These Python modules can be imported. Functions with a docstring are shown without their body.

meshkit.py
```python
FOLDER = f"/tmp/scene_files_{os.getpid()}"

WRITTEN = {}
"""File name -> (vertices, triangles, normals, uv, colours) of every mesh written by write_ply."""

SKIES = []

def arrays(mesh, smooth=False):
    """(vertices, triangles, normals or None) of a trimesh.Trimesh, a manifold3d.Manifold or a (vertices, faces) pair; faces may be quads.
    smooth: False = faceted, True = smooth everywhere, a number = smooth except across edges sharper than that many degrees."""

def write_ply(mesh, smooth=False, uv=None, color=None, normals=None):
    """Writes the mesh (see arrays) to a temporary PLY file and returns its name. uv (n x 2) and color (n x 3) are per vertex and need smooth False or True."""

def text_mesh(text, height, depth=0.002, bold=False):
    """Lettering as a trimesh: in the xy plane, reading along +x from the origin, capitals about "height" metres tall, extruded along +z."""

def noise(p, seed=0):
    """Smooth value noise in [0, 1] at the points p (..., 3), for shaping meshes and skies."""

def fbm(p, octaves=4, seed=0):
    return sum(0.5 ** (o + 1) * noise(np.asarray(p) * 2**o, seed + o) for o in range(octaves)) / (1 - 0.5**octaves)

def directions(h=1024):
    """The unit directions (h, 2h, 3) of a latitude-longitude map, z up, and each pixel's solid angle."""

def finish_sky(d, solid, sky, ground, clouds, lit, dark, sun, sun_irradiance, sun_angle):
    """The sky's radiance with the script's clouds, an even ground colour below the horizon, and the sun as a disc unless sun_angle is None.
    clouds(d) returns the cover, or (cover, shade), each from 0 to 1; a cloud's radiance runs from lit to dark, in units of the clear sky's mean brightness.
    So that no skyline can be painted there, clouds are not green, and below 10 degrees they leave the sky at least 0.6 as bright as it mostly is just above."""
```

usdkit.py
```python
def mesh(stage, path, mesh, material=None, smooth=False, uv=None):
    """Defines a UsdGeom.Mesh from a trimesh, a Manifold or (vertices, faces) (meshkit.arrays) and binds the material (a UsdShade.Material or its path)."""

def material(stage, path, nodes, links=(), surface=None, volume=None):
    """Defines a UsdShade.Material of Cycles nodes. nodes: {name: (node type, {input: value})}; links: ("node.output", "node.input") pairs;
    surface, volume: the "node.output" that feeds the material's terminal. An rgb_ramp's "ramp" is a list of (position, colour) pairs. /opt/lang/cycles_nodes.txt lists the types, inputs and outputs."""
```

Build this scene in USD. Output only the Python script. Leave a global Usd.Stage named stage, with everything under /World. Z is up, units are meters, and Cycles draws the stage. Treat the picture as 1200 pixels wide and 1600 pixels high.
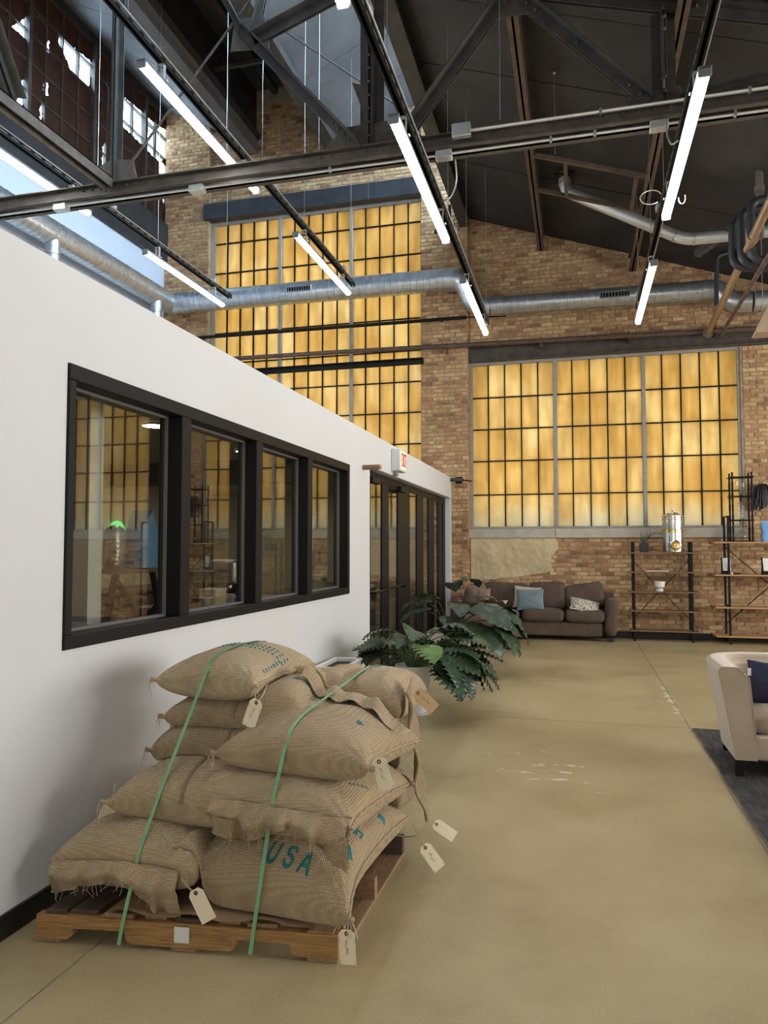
import math, random
import numpy as np, trimesh, usdkit, meshkit
from pxr import Usd, UsdGeom, UsdLux, UsdShade, Gf, Sdf
from shapely.geometry import Polygon, box as sbox
from shapely.ops import unary_union
from shapely import affinity
from scipy.ndimage import gaussian_filter
from scipy.interpolate import griddata
from scipy.spatial import ConvexHull

random.seed(7)
RNG = np.random.default_rng(7)
stage = Usd.Stage.CreateInMemory()
UsdGeom.SetStageUpAxis(stage, 'Z'); UsdGeom.SetStageMetersPerUnit(stage, 1.0)
UsdGeom.Xform.Define(stage, '/World')
UsdGeom.Scope.Define(stage, '/World/Looks')

# ------------------------------------------------------------------ camera, sky, daylight, exposure
cam = UsdGeom.Camera.Define(stage, '/World/camera')
CAM_H = 1.56
F_PX = 1150.0
dy = np.array([303.0, -56.0, -F_PX]); dy /= np.linalg.norm(dy)          # the hall's long axis in camera axes
up = np.array([0.0, F_PX, -56.0]); up /= np.linalg.norm(up)
dx = np.cross(dy, up); dx /= np.linalg.norm(dx)
M4 = np.eye(4); M4[:3, :3] = np.array([dx, dy, up]).T; M4[3, :3] = (0, 0, CAM_H)
cam.AddTransformOp().Set(Gf.Matrix4d(*M4.ravel().tolist()))
cam.CreateHorizontalApertureAttr(36.0); cam.CreateFocalLengthAttr(36.0 * F_PX / 1200)
cam.CreateClippingRangeAttr((0.05, 500.0))
cam.CreateExposureAttr(0.14)

SKY = 4.0
dome = UsdLux.DomeLight.Define(stage, '/World/sky')
dome.CreateIntensityAttr(SKY); dome.CreateColorAttr((0.56, 0.78, 1.0))
TUBE = 34.0            # radiance of the strip lights
DAY = 8.5              # area lights: daylight inferred from the right, added fill behind the camera
def rect(name, pos, w, h, rx, ry, rz, inten, col=(1.0, 0.97, 0.92)):
    l = UsdLux.RectLight.Define(stage, '/World/' + name)
    l.CreateWidthAttr(w); l.CreateHeightAttr(h); l.CreateIntensityAttr(inten); l.CreateColorAttr(col)
    x = UsdGeom.Xformable(l); x.AddTranslateOp().Set(pos); x.AddRotateXYZOp().Set((rx, ry, rz))
rect('daylight_right', (9.22, 6.6, 2.6), 3.0, 10.5, 0, 90, 0, DAY)
rect('fill_behind', (1.8, -6.85, 2.7), 6.0, 3.0, 90, 0, 0, DAY * 0.3)  # unseen fill light added behind the camera

# ------------------------------------------------------------------ helpers
_names = {}
def numbered(parent, name):
    k = (parent, name); n = _names.get(k, 0); _names[k] = n + 1
    return name if n == 0 else f'{name}_{n:03d}'
def meta(prim, label=None, cat=None, group=None, kind=None):
    for k, v in (('label', label), ('category', cat), ('group', group), ('kind', kind)):
        if v: prim.SetCustomDataByKey(k, v)
ORIGIN = {}
def thing(name, label, cat, loc=(0, 0, 0), group=None, kind=None):
    p = '/World/' + numbered('/World', name)
    x = UsdGeom.Xform.Define(stage, p); x.AddTranslateOp().Set(tuple(map(float, loc)))
    meta(x.GetPrim(), label, cat, group, kind); ORIGIN[p] = np.array(loc, float)
    return p
def struct(name, loc=(0, 0, 0), label=None, cat=None):
    return thing(name, label, cat, loc, kind='structure')
def part(parent, name, mesh, mat, smooth=30, label=None, kind=None, local=False):
    p = parent + '/' + numbered(parent, name)
    v, f = arr(mesh)
    if not local: v = v - ORIGIN[parent]
    m = usdkit.mesh(stage, p, (v, f), MATS[mat], smooth=smooth)
    meta(m.GetPrim(), label, kind=kind); ORIGIN[p] = ORIGIN[parent] 
    return p
def single(name, mesh, mat, label, cat, group=None, kind=None, smooth=30):
    p = '/World/' + numbered('/World', name)
    v, f = arr(mesh); o = np.array([v[:, 0].mean(), v[:, 1].mean(), v[:, 2].min()])
    m = usdkit.mesh(stage, p, (v - o, f), MATS[mat], smooth=smooth); m.AddTranslateOp().Set(tuple(o.tolist()))
    meta(m.GetPrim(), label, cat, group, kind); ORIGIN[p] = o
    return p
def copy(src, loc, label, rotz=0.0, group=None, src_tilt=None):
    base = src.rsplit('/', 1)[1]
    was = stage.GetPrimAtPath(src).GetCustomData()
    p = '/World/' + numbered('/World', base)
    x = UsdGeom.Xform.Define(stage, p)
    x.GetPrim().GetReferences().AddInternalReference(src)
    x.GetPrim().GetAttribute('xformOp:translate').Set(tuple(map(float, loc)))
    if rotz:
        x.AddRotateZOp(opSuffix='turn').Set(rotz)
    x.GetPrim().SetInstanceable(True)
    meta(x.GetPrim(), label, was.get('category'), group or was.get('group'))
    return p

def arr(m):
    if hasattr(m, 'to_mesh') or isinstance(m, trimesh.Trimesh) or isinstance(m, (tuple, list)):
        v, f, _ = meshkit.arrays(m)
        return np.asarray(v, float), np.asarray(f, int)
    raise TypeError(type(m))
def cat(ms):
    vs, fs, n = [], [], 0
    for m in ms:
        v, f = arr(m); vs.append(v); fs.append(f + n); n += len(v)
    return np.vstack(vs), np.vstack(fs)
def xf(m, T=None, t=(0, 0, 0), rz=0, rx=0, ry=0, s=1):
    v, f = arr(m); v = v * s
    for ang, ax in ((rx, (1, 0, 0)), (ry, (0, 1, 0)), (rz, (0, 0, 1))):
        if ang: v = v @ trimesh.transformations.rotation_matrix(math.radians(ang), ax)[:3, :3].T
    if T is not None: v = v @ np.asarray(T)[:3, :3].T
    return v + np.array(t, float), f
BOXF = np.array([[0, 2, 3, 1], [4, 5, 7, 6], [0, 1, 5, 4], [2, 6, 7, 3], [0, 4, 6, 2], [1, 3, 7, 5]])
def bx(x0, x1, y0, y1, z0, z1):
    v = np.array([(x, y, z) for z in (z0, z1) for y in (y0, y1) for x in (x0, x1)], float)
    return v, np.vstack([BOXF[:, [0, 1, 2]], BOXF[:, [0, 2, 3]]])
_rb = {}
def cbx(x0, x1, y0, y1, z0, z1, c=0.006):
    """box with chamfered edges"""
    L = np.array([x1 - x0, y1 - y0, z1 - z0], float); c = min(c, L.min() * 0.45)
    h = L / 2; pts = []
    for s in np.ndindex(2, 2, 2):
        sg = np.array(s) * 2 - 1
        for k in range(3):
            d = np.full(3, c); d[k] = 0
            pts.append(sg * (h - d))
    hull = trimesh.convex.convex_hull(np.array(pts))
    return np.array(hull.vertices) + np.array([(x0 + x1) / 2, (y0 + y1) / 2, (z0 + z1) / 2]), np.array(hull.faces)
def rbox(L, r, n=3):
    """rounded box centred on the origin"""
    b = trimesh.creation.box((1, 1, 1))
    for _ in range(n): b = b.subdivide()
    v = np.array(b.vertices) * 2; L = np.array(L, float) / 2; r = min(r, L.min() * 0.98)
    # spread vertices towards edges
    v = np.sign(v) * np.abs(v) ** 0.7
    p = v * L; q = np.clip(p, -(L - r), L - r); d = p - q
    nrm = np.linalg.norm(d, axis=1, keepdims=True)
    return q + np.where(nrm > 1e-9, d / np.maximum(nrm, 1e-9) * r, 0), np.array(b.faces)
def tube(pts, r, n=10, caps=True, closed=False):
    p = np.asarray(pts, float); m = len(p)
    r = np.broadcast_to(r, (m,))
    t = np.gradient(p, axis=0) if m > 2 else np.repeat((p[1:] - p[:1]), 2, 0)
    t /= np.linalg.norm(t, axis=1, keepdims=True) + 1e-12
    a0 = np.cross(t[0], (0, 0, 1.0) if abs(t[0, 2]) < 0.9 else (1.0, 0, 0)); A = []
    for k in range(m):
        a0 = a0 - t[k] * (a0 @ t[k]); a0 /= np.linalg.norm(a0) + 1e-12; A.append(a0)
    A = np.array(A); B = np.cross(t, A); ang = np.arange(n) * 2 * np.pi / n
    v = p[:, None] + r[:, None, None] * (np.cos(ang)[None, :, None] * A[:, None] + np.sin(ang)[None, :, None] * B[:, None])
    i, j = np.meshgrid(np.arange(m - 1), np.arange(n), indexing='ij')
    q = np.stack([i * n + j, i * n + (j + 1) % n, (i + 1) * n + (j + 1) % n, (i + 1) * n + j], -1).reshape(-1, 4)
    f = [q[:, [0, 1, 2]], q[:, [0, 2, 3]]]; v = v.reshape(-1, 3)
    if caps:
        v = np.vstack([v, p[:1], p[-1:]]); k0, k1 = len(v) - 2, len(v) - 1; j = np.arange(n)
        f.append(np.stack([np.full(n, k0), (j + 1) % n, j], 1)); f.append(np.stack([np.full(n, k1), (m - 1) * n + j, (m - 1) * n + (j + 1) % n], 1))
    f = np.vstack(f)
    return v, f[:, ::-1] if False else f
def bend(pts, r=0.1, n=6):
    """polyline with rounded corners"""
    p = [np.asarray(q, float) for q in pts]; out = [p[0]]
    for a, b, c in zip(p, p[1:], p[2:]):
        u = (a - b) / np.linalg.norm(a - b); w = (c - b) / np.linalg.norm(c - b)
        d = min(r, np.linalg.norm(a - b) * 0.49, np.linalg.norm(c - b) * 0.49)
        for k in np.linspace(0, 1, n): out.append((1 - k) ** 2 * (b + u * d) + 2 * k * (1 - k) * b + k * k * (b + w * d))
    out.append(p[-1]); return np.array(out)
def lathe(prof, n=28, c=(0, 0, 0)):
    prof = np.asarray(prof, float); m = len(prof); ang = np.arange(n) * 2 * np.pi / n
    v = np.stack([prof[:, None, 0] * np.cos(ang), prof[:, None, 0] * np.sin(ang), np.repeat(prof[:, 1:2], n, 1)], -1).reshape(-1, 3)
    i, j = np.meshgrid(np.arange(m - 1), np.arange(n), indexing='ij')
    q = np.stack([i * n + j, i * n + (j + 1) % n, (i + 1) * n + (j + 1) % n, (i + 1) * n + j], -1).reshape(-1, 4)
    return v + np.array(c, float), np.vstack([q[:, [0, 1, 2]], q[:, [0, 2, 3]]])
def extr(poly, th, T=None):
    """shapely polygon in xy, extruded 0..th along z, then the 4x4 T"""
    ms = []
    for g in getattr(poly, 'geoms', [poly]):
        if g.area > 1e-7: ms.append(trimesh.creation.extrude_polygon(g, th, engine='earcut'))
    v, f = cat(ms)
    if T is not None: v = (np.c_[v, np.ones(len(v))] @ np.asarray(T).T)[:, :3]
    return v, f
def XZ(y):   # polygon plane (x, z) standing at y, extruded towards +y
    return np.array([[1, 0, 0, 0], [0, 0, 1, y], [0, 1, 0, 0], [0, 0, 0, 1.0]])
def YZ(x):   # polygon plane (y, z) standing at x, extruded towards +x
    return np.array([[0, 0, 1, x], [1, 0, 0, 0], [0, 1, 0, 0], [0, 0, 0, 1.0]])
def flipfix(m):
    t = trimesh.Trimesh(*arr(m), process=False)
    if t.volume < 0: t.invert()
    return np.array(t.vertices), np.array(t.faces)
def grid_faces(nu, nv):
    i, j = np.meshgrid(np.arange(nu - 1), np.arange(nv - 1), indexing='ij')
    q = np.stack([i * nv + j, (i + 1) * nv + j, (i + 1) * nv + j + 1, i * nv + j + 1], -1).reshape(-1, 4)
    return np.vstack([q[:, [0, 1, 2]], q[:, [0, 2, 3]]])
def shell(P, th):
    """grid of points (nu, nv, 3) thickened into a closed sheet"""
    P = np.asarray(P, float); nu, nv = P.shape[:2]
    du, dv = np.gradient(P, axis=0), np.gradient(P, axis=1)
    n = np.cross(du, dv); n /= np.linalg.norm(n, axis=2, keepdims=True) + 1e-12
    a, b = (P + n * th / 2).reshape(-1, 3), (P - n * th / 2).reshape(-1, 3)
    f = grid_faces(nu, nv); N = nu * nv
    ring = np.concatenate([np.arange(nv), np.arange(1, nu) * nv + nv - 1, (nu - 1) * nv + np.arange(nv - 2, -1, -1), np.arange(nu - 2, 0, -1) * nv])
    r2 = np.roll(ring, -1)
    side = np.vstack([np.stack([ring, ring + N, r2 + N], 1), np.stack([ring, r2 + N, r2], 1)])
    return np.vstack([a, b]), np.vstack([f, f[:, ::-1] + N, side])
def bar(a, b, w, h, upv=(0, 0, 1)):
    """rectangular bar from a to b, w wide across, h along up"""
    a, b = np.asarray(a, float), np.asarray(b, float); t = b - a; L = np.linalg.norm(t); t /= L
    u = np.asarray(upv, float); u = u - t * (u @ t); u /= np.linalg.norm(u); s = np.cross(t, u)
    v, f = bx(0, L, -w / 2, w / 2, -h / 2, h / 2)
    return a + v[:, :1] * t + v[:, 1:2] * s + v[:, 2:] * u, f
def angle_pair(a, b, leg=0.09, th=0.012, gap=0.02, upv=(0, 0, 1)):
    """two steel angles back to back from a to b"""
    a, b = np.asarray(a, float), np.asarray(b, float); t = (b - a) / np.linalg.norm(b - a)
    u = np.asarray(upv, float); u = u - t * (u @ t); u /= np.linalg.norm(u); s = np.cross(t, u); ms = []
    for k in (-1, 1):
        o = s * k * (gap / 2 + th / 2); ms.append(bar(a + o, b + o, th, leg, u))
        o = s * k * (gap / 2 + leg / 2) + u * (leg / 2 - th / 2); ms.append(bar(a + o, b + o, leg, th, u))
    return cat(ms)

# ------------------------------------------------------------------ materials
MATS = {}
def mat(name, c, rough=0.6, metal=0.0, c2=None, scale=6.0, detail=5, bump=0.0, bscale=40.0, spec=0.5, ramp=(0.35, 0.65), stretch=None, distortion=0.0, extra=None, sheen=0.0, coat=0.0, translucent=0.0, r2=None, tcol=None):
    nodes = {'tc': ('texture_coordinate', {}), 'p': ('principled_bsdf', {'base_color': c, 'roughness': rough, 'metallic': metal, 'specular_ior_level': spec, 'sheen_weight': sheen, 'coat_weight': coat, 'coat_roughness': 0.15})}
    links, co = [], 'tc.object'
    if stretch:
        nodes['mp'] = ('mapping', {'scale': stretch}); links.append(('tc.object', 'mp.vector')); co = 'mp.vector'
    if c2 is not None:
        nodes['n'] = ('noise_texture', {'scale': scale, 'detail': float(detail), 'roughness': 0.6, 'distortion': distortion})
        nodes['r'] = ('rgb_ramp', {'ramp': [(ramp[0], c), (ramp[1], c2)]})
        links += [(co, 'n.vector'), ('n.fac', 'r.fac'), ('r.color', 'p.base_color')]
        if r2 is not None:
            nodes['rr'] = ('map_range', {'from_min': ramp[0], 'from_max': ramp[1], 'to_min': rough, 'to_max': r2, 'clamp': True}); links += [('n.fac', 'rr.value'), ('rr.result', 'p.roughness')]
    if bump:
        nodes['bn'] = ('noise_texture', {'scale': bscale, 'detail': 4.0})
        nodes['b'] = ('bump', {'strength': 1.0, 'distance': bump})
        links += [(co, 'bn.vector'), ('bn.fac', 'b.height'), ('b.normal', 'p.normal')]
    surf = 'p.BSDF'
    if translucent:
        nodes['t'] = ('translucent_bsdf', {'color': tcol or c}); nodes['m'] = ('mix_closure', {'fac': translucent})
        links += [('p.BSDF', 'm.closure1'), ('t.BSDF', 'm.closure2')]; surf = 'm.closure'
        if c2 is not None and tcol is None: links.append(('r.color', 't.color'))
    MATS[name] = usdkit.material(stage, '/World/Looks/' + name, nodes, links, surface=surf)
def emit(name, c, s):
    MATS[name] = usdkit.material(stage, '/World/Looks/' + name, {'e': ('emission', {'color': c, 'strength': s})}, [], surface='e.emission')
def pane_glass(name, tint=(0.9, 0.92, 0.9), ior=1.5, rough=0.0, lift=0.0):
    nodes = {'t': ('transparent_bsdf', {'color': tint}), 'g': ('glossy_bsdf', {'color': (1, 1, 1), 'roughness': rough}), 'f': ('fresnel', {'IOR': ior}), 'm': ('mix_closure', {}),
             'geo': ('geometry', {}), 'side': ('map_range', {'to_min': ior, 'to_max': 1.0 / ior})}      # a pane's two faces reflect alike
    MATS[name] = usdkit.material(stage, '/World/Looks/' + name, nodes, [('geo.backfacing', 'side.value'), ('side.result', 'f.IOR'), ('f.fac', 'm.fac'), ('t.BSDF', 'm.closure1'), ('g.BSDF', 'm.closure2')], surface='m.closure')

mat('white_paint', (0.66, 0.675, 0.69), 0.55, c2=(0.63, 0.645, 0.66), scale=0.8, bump=0.0005, bscale=12)
mat('white_far', (0.80, 0.82, 0.85), 0.7)
mat('sky_tinted_white', (0.55, 0.62, 0.72), 0.7)  # white wall with the blue of the sky light mixed into its colour
mat('black_metal', (0.010, 0.010, 0.010), 0.5, spec=.18)
mat('grey_bead', (0.12,0.12,0.12), 0.4)
mat('black_base', (0.008, 0.008, 0.008), 0.4)
mat('dark_steel', (0.032, 0.031, 0.030), 0.55, c2=(0.065, 0.060, 0.054), scale=5, bump=0.002, bscale=30, ramp=(0.4, 0.75))
mat('dark_steel_warm', (0.045, 0.038, 0.031), 0.6, c2=(0.10, 0.078, 0.058), scale=7, bump=0.002, ramp=(0.4, 0.75))
mat('navy_steel', (0.019, 0.020, 0.024), 0.5, c2=(0.036, 0.037, 0.041), scale=4, bump=0.002)
mat('rusty_steel', (0.065, 0.042, 0.030), 0.7, c2=(0.12, 0.078, 0.056), scale=9)
mat('deck_dark', (0.020, 0.021, 0.024), 0.65, c2=(0.050, 0.050, 0.053), scale=1.3, detail=8, ramp=(0.4, 0.75), bump=0.004, bscale=14)
mat('deck_grey', (0.115, 0.116, 0.122), 0.6, c2=(0.22, 0.217, 0.22), scale=1.1, detail=8, ramp=(0.35, 0.75), bump=0.003, bscale=12)
mat('galvanised', (0.50, 0.53, 0.56), 0.30, 0.85, c2=(0.56, 0.59, 0.62), scale=7, r2=0.38)
mat('galvanised_bright', (0.62, 0.63, 0.62), 0.35, 0.7)
mat('conduit', (0.55, 0.54, 0.51), 0.4, 0.6)
mat('mortar', (0.40, 0.31, 0.20), 0.9, c2=(0.27, 0.20, 0.13), scale=7, bump=0.004, bscale=60)
BR = [((0.552, 0.360, 0.180), (0.396, 0.240, 0.114)), ((0.624, 0.444, 0.240), (0.468, 0.312, 0.156)), ((0.456, 0.264, 0.132), (0.312, 0.174, 0.086)), ((0.360, 0.186, 0.102), (0.240, 0.120, 0.070)), ((0.576, 0.396, 0.210), (0.420, 0.258, 0.126)), ((0.492, 0.318, 0.156), (0.300, 0.186, 0.102))]
for k, (a, b) in enumerate(BR): mat(f'brick_{k}', a, 0.85, c2=b, scale=16, detail=4, bump=0.004, bscale=70, spec=0.3)
nodes = {'g': ('attribute', {'attribute': 'tone'}), 'tc': ('texture_coordinate', {}), 'r': ('rgb_ramp', {'ramp': [(0, (0.300, 0.150, 0.084)), (0.15, (0.444, 0.252, 0.126)), (0.4, (0.540, 0.354, 0.180)), (0.6, (0.492, 0.306, 0.150)), (0.8, (0.624, 0.444, 0.240)), (0.93, (0.444, 0.246, 0.126)), (1, (0.264, 0.144, 0.084))]}),
         'n': ('noise_texture', {'scale': 14.0, 'detail': 5.0}), 'nr': ('rgb_ramp', {'ramp': [(0.3, (0.7, 0.69, 0.67)), (0.6, (1.15, 1.15, 1.15))]}), 'm': ('mix_color', {'blend_type': 'multiply', 'fac': 1.0}), 'gs': ('geometry', {}), 'ns': ('noise_texture', {'scale': 0.9, 'detail': 6.0, 'roughness': 0.6}), 'rs': ('rgb_ramp', {'ramp': [(0.35, (0.74, 0.71, 0.68)), (0.6, (1.05, 1.05, 1.05))]}), 'm3': ('mix_color', {'blend_type': 'multiply', 'fac': 1.0}),
         'bn': ('noise_texture', {'scale': 70.0, 'detail': 3.0}), 'b': ('bump', {'distance': 0.004}), 'p': ('principled_bsdf', {'roughness': 0.85, 'specular_ior_level': 0.3})}
MATS['brick_field'] = usdkit.material(stage, '/World/Looks/brick_field', nodes, [('g.fac', 'r.fac'), ('tc.object', 'n.vector'), ('tc.object', 'bn.vector'), ('n.fac', 'nr.fac'), ('r.color', 'm.a'), ('nr.color', 'm.b'), ('m.result', 'm3.a'), ('gs.position', 'ns.vector'), ('ns.fac', 'rs.fac'), ('rs.color', 'm3.b'), ('m3.result', 'p.base_color'), ('bn.fac', 'b.height'), ('b.normal', 'p.normal')], surface='p.BSDF')
mat('plaster', (0.62, 0.51, 0.32), 0.85, c2=(0.52, 0.415, 0.245), scale=3, bump=0.05, bscale=5)
mat('limestone', (0.50, 0.46, 0.38), 0.8, c2=(0.40, 0.37, 0.31), scale=5, bump=0.003, bscale=30)
mat('grey_frame', (0.33, 0.32, 0.29), 0.5, c2=(0.26, 0.255, 0.24), scale=8)
# amber fibreglass: streaky, yellowed, bleached and dusty towards the sill of the wide windows
for k, (a, b) in enumerate([((0.475, 0.335, 0.17), (0.41, 0.262, 0.105)), ((0.46, 0.312, 0.145), (0.395, 0.25, 0.098)), ((0.49, 0.355, 0.195), (0.425, 0.28, 0.12)), ((0.45, 0.303, 0.14), (0.405, 0.255, 0.10))]):
    nodes = {'g': ('geometry', {}), 'n': ('noise_texture', {'scale': 1.1, 'detail': 5.0, 'roughness': 0.55, 'distortion': 0.6}), 'r': ('rgb_ramp', {'ramp': [(0.36, b), (0.64, a)]}),
             'mp': ('mapping', {'scale': (7.0, 7.0, 1.2)}), 'n2': ('noise_texture', {'scale': 1.0, 'detail': 3.0}), 'r2': ('rgb_ramp', {'ramp': [(0.35, (0.88, 0.86, 0.82)), (0.65, (1.08, 1.08, 1.08))]}), 'm': ('mix_color', {'blend_type': 'multiply', 'fac': 1.0}),
             'sx': ('separate_xyz', {}), 'z': ('map_range', {'from_min': 1.98, 'from_max': 2.42, 'to_min': 0.85, 'to_max': 0.0, 'clamp': True}), 'zz': ('math', {'math_type': 'multiply'}), 'n3': ('map_range', {'from_min': 0.35, 'from_max': 0.6, 'to_min': 0.35, 'to_max': 1.0, 'clamp': True}), 'd': ('mix_color', {'b': (0.42, 0.36, 0.27)}),
             'p': ('principled_bsdf', {'roughness': 0.24, 'specular_ior_level': 0.5}), 't': ('translucent_bsdf', {}), 'mx': ('mix_closure', {'fac': 0.72}), 'bn': ('noise_texture', {'scale': 5.0, 'detail': 2.0}), 'b': ('bump', {'distance': 0.01})}
    MATS[f'amber_pane_{k}'] = usdkit.material(stage, f'/World/Looks/amber_pane_{k}', nodes, [('g.position', 'n.vector'), ('n.fac', 'r.fac'), ('g.position', 'mp.vector'), ('mp.vector', 'n2.vector'), ('n2.fac', 'r2.fac'), ('r.color', 'm.a'), ('r2.color', 'm.b'), ('g.position', 'sx.vector'), ('sx.z', 'z.value'), ('n.fac', 'n3.value'), ('z.result', 'zz.value1'), ('n3.result', 'zz.value2'), ('zz.value', 'd.fac'), ('m.result', 'd.a'), ('d.result', 'p.base_color'), ('d.result', 't.color'), ('p.BSDF', 'mx.closure1'), ('t.BSDF', 'mx.closure2'), ('g.position', 'bn.vector'), ('bn.fac', 'b.height'), ('b.normal', 'p.normal')], surface='mx.closure')
mat('painted_pane', (0.035, 0.016, 0.010), 0.6, c2=(0.075, 0.032, 0.018), scale=4, translucent=0.35, tcol=(0.06, 0.018, 0.007))
mat('frosted_pane', (0.7, 0.7, 0.7), 0.4, translucent=0.5)
pane_glass('clear_glass', (0.97, 0.97, 0.97))
pane_glass('office_glass', (0.80, 0.81, 0.77), ior=1.85)
emit('tube_glow', (1.0, 0.985, 0.96), TUBE)
emit('downlight_glow', (1.0, 0.93, 0.8), 42.0)
# polished concrete: mottled tan, fine aggregate, a patch of pale scuffs where the traffic passes
nodes = {'g': ('geometry', {}), 'n1': ('noise_texture', {'scale': 0.9, 'detail': 7.0, 'roughness': 0.65}), 'r1': ('rgb_ramp', {'ramp': [(0.3, (0.33, 0.262, 0.14)), (0.5, (0.43, 0.35, 0.195)), (0.7, (0.50, 0.415, 0.245))]}),
         'n2': ('noise_texture', {'scale': 130.0, 'detail': 2.0}), 'r2': ('rgb_ramp', {'ramp': [(0.3, (0.88, 0.88, 0.88)), (0.7, (1.08, 1.08, 1.07))]}), 'm': ('mix_color', {'blend_type': 'multiply', 'fac': 1.0}),
         'ms': ('mapping', {'scale': (5.0, 9.0, 1.0)}), 'n3': ('noise_texture', {'scale': 1.0, 'detail': 6.0, 'roughness': 0.6}), 'd': ('vector_math', {'math_type': 'distance', 'vector2': (-0.25, 5.35, 0.0)}), 'dm': ('map_range', {'from_min': 0.0, 'from_max': 0.95, 'to_min': 0.525, 'to_max': 0.77}),
         'sc': ('math', {'math_type': 'subtract'}), 'sx': ('separate_xyz', {}), 'ax': ('math', {'math_type': 'subtract', 'value2': 0.90}), 'aa': ('math', {'math_type': 'absolute'}), 'ay': ('math', {'math_type': 'subtract', 'value2': 8.05}), 'ab': ('math', {'math_type': 'absolute'}), 'am': ('math', {'math_type': 'multiply_add', 'value2': 3.2, 'value3': 0.40}), 'an': ('math', {'math_type': 'multiply_add', 'value2': 0.12}), 'mn': ('math', {'math_type': 'minimum'}), 'sm': ('map_range', {'from_min': 0.0, 'from_max': 0.05, 'to_min': 0.0, 'to_max': 0.8, 'clamp': True}), 'm2': ('mix_color', {'b': (0.72, 0.66, 0.52)}),
         'rr': ('map_range', {'from_min': 0.3, 'from_max': 0.7, 'to_min': 0.34, 'to_max': 0.5}), 'b': ('bump', {'distance': 0.0004}), 'p': ('principled_bsdf', {'specular_ior_level': 0.42})}
MATS['concrete'] = usdkit.material(stage, '/World/Looks/concrete', nodes, [('g.position', 'n1.vector'), ('n1.fac', 'r1.fac'), ('g.position', 'n2.vector'), ('n2.fac', 'r2.fac'), ('r1.color', 'm.a'), ('r2.color', 'm.b'), ('g.position', 'ms.vector'), ('ms.vector', 'n3.vector'), ('g.position', 'd.vector1'), ('d.value', 'dm.value'), ('n3.fac', 'sc.value1'), ('g.position', 'sx.vector'), ('sx.x', 'ax.value1'), ('ax.value', 'aa.value1'), ('sx.y', 'ay.value1'), ('ay.value', 'ab.value1'), ('aa.value', 'am.value1'), ('ab.value', 'an.value1'), ('am.value', 'an.value3'), ('an.value', 'mn.value1'), ('dm.result', 'mn.value2'), ('mn.value', 'sc.value2'), ('sc.value', 'sm.value'), ('sm.result', 'm2.fac'), ('m.result', 'm2.a'), ('m2.result', 'p.base_color'), ('n1.fac', 'rr.value'), ('rr.result', 'p.roughness'), ('n2.fac', 'b.height'), ('b.normal', 'p.normal')], surface='p.BSDF')
mat('joint_filler', (0.24, 0.215, 0.175), 0.7, c2=(0.52, 0.47, 0.39), scale=1.5, ramp=(0.42, 0.62))
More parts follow.
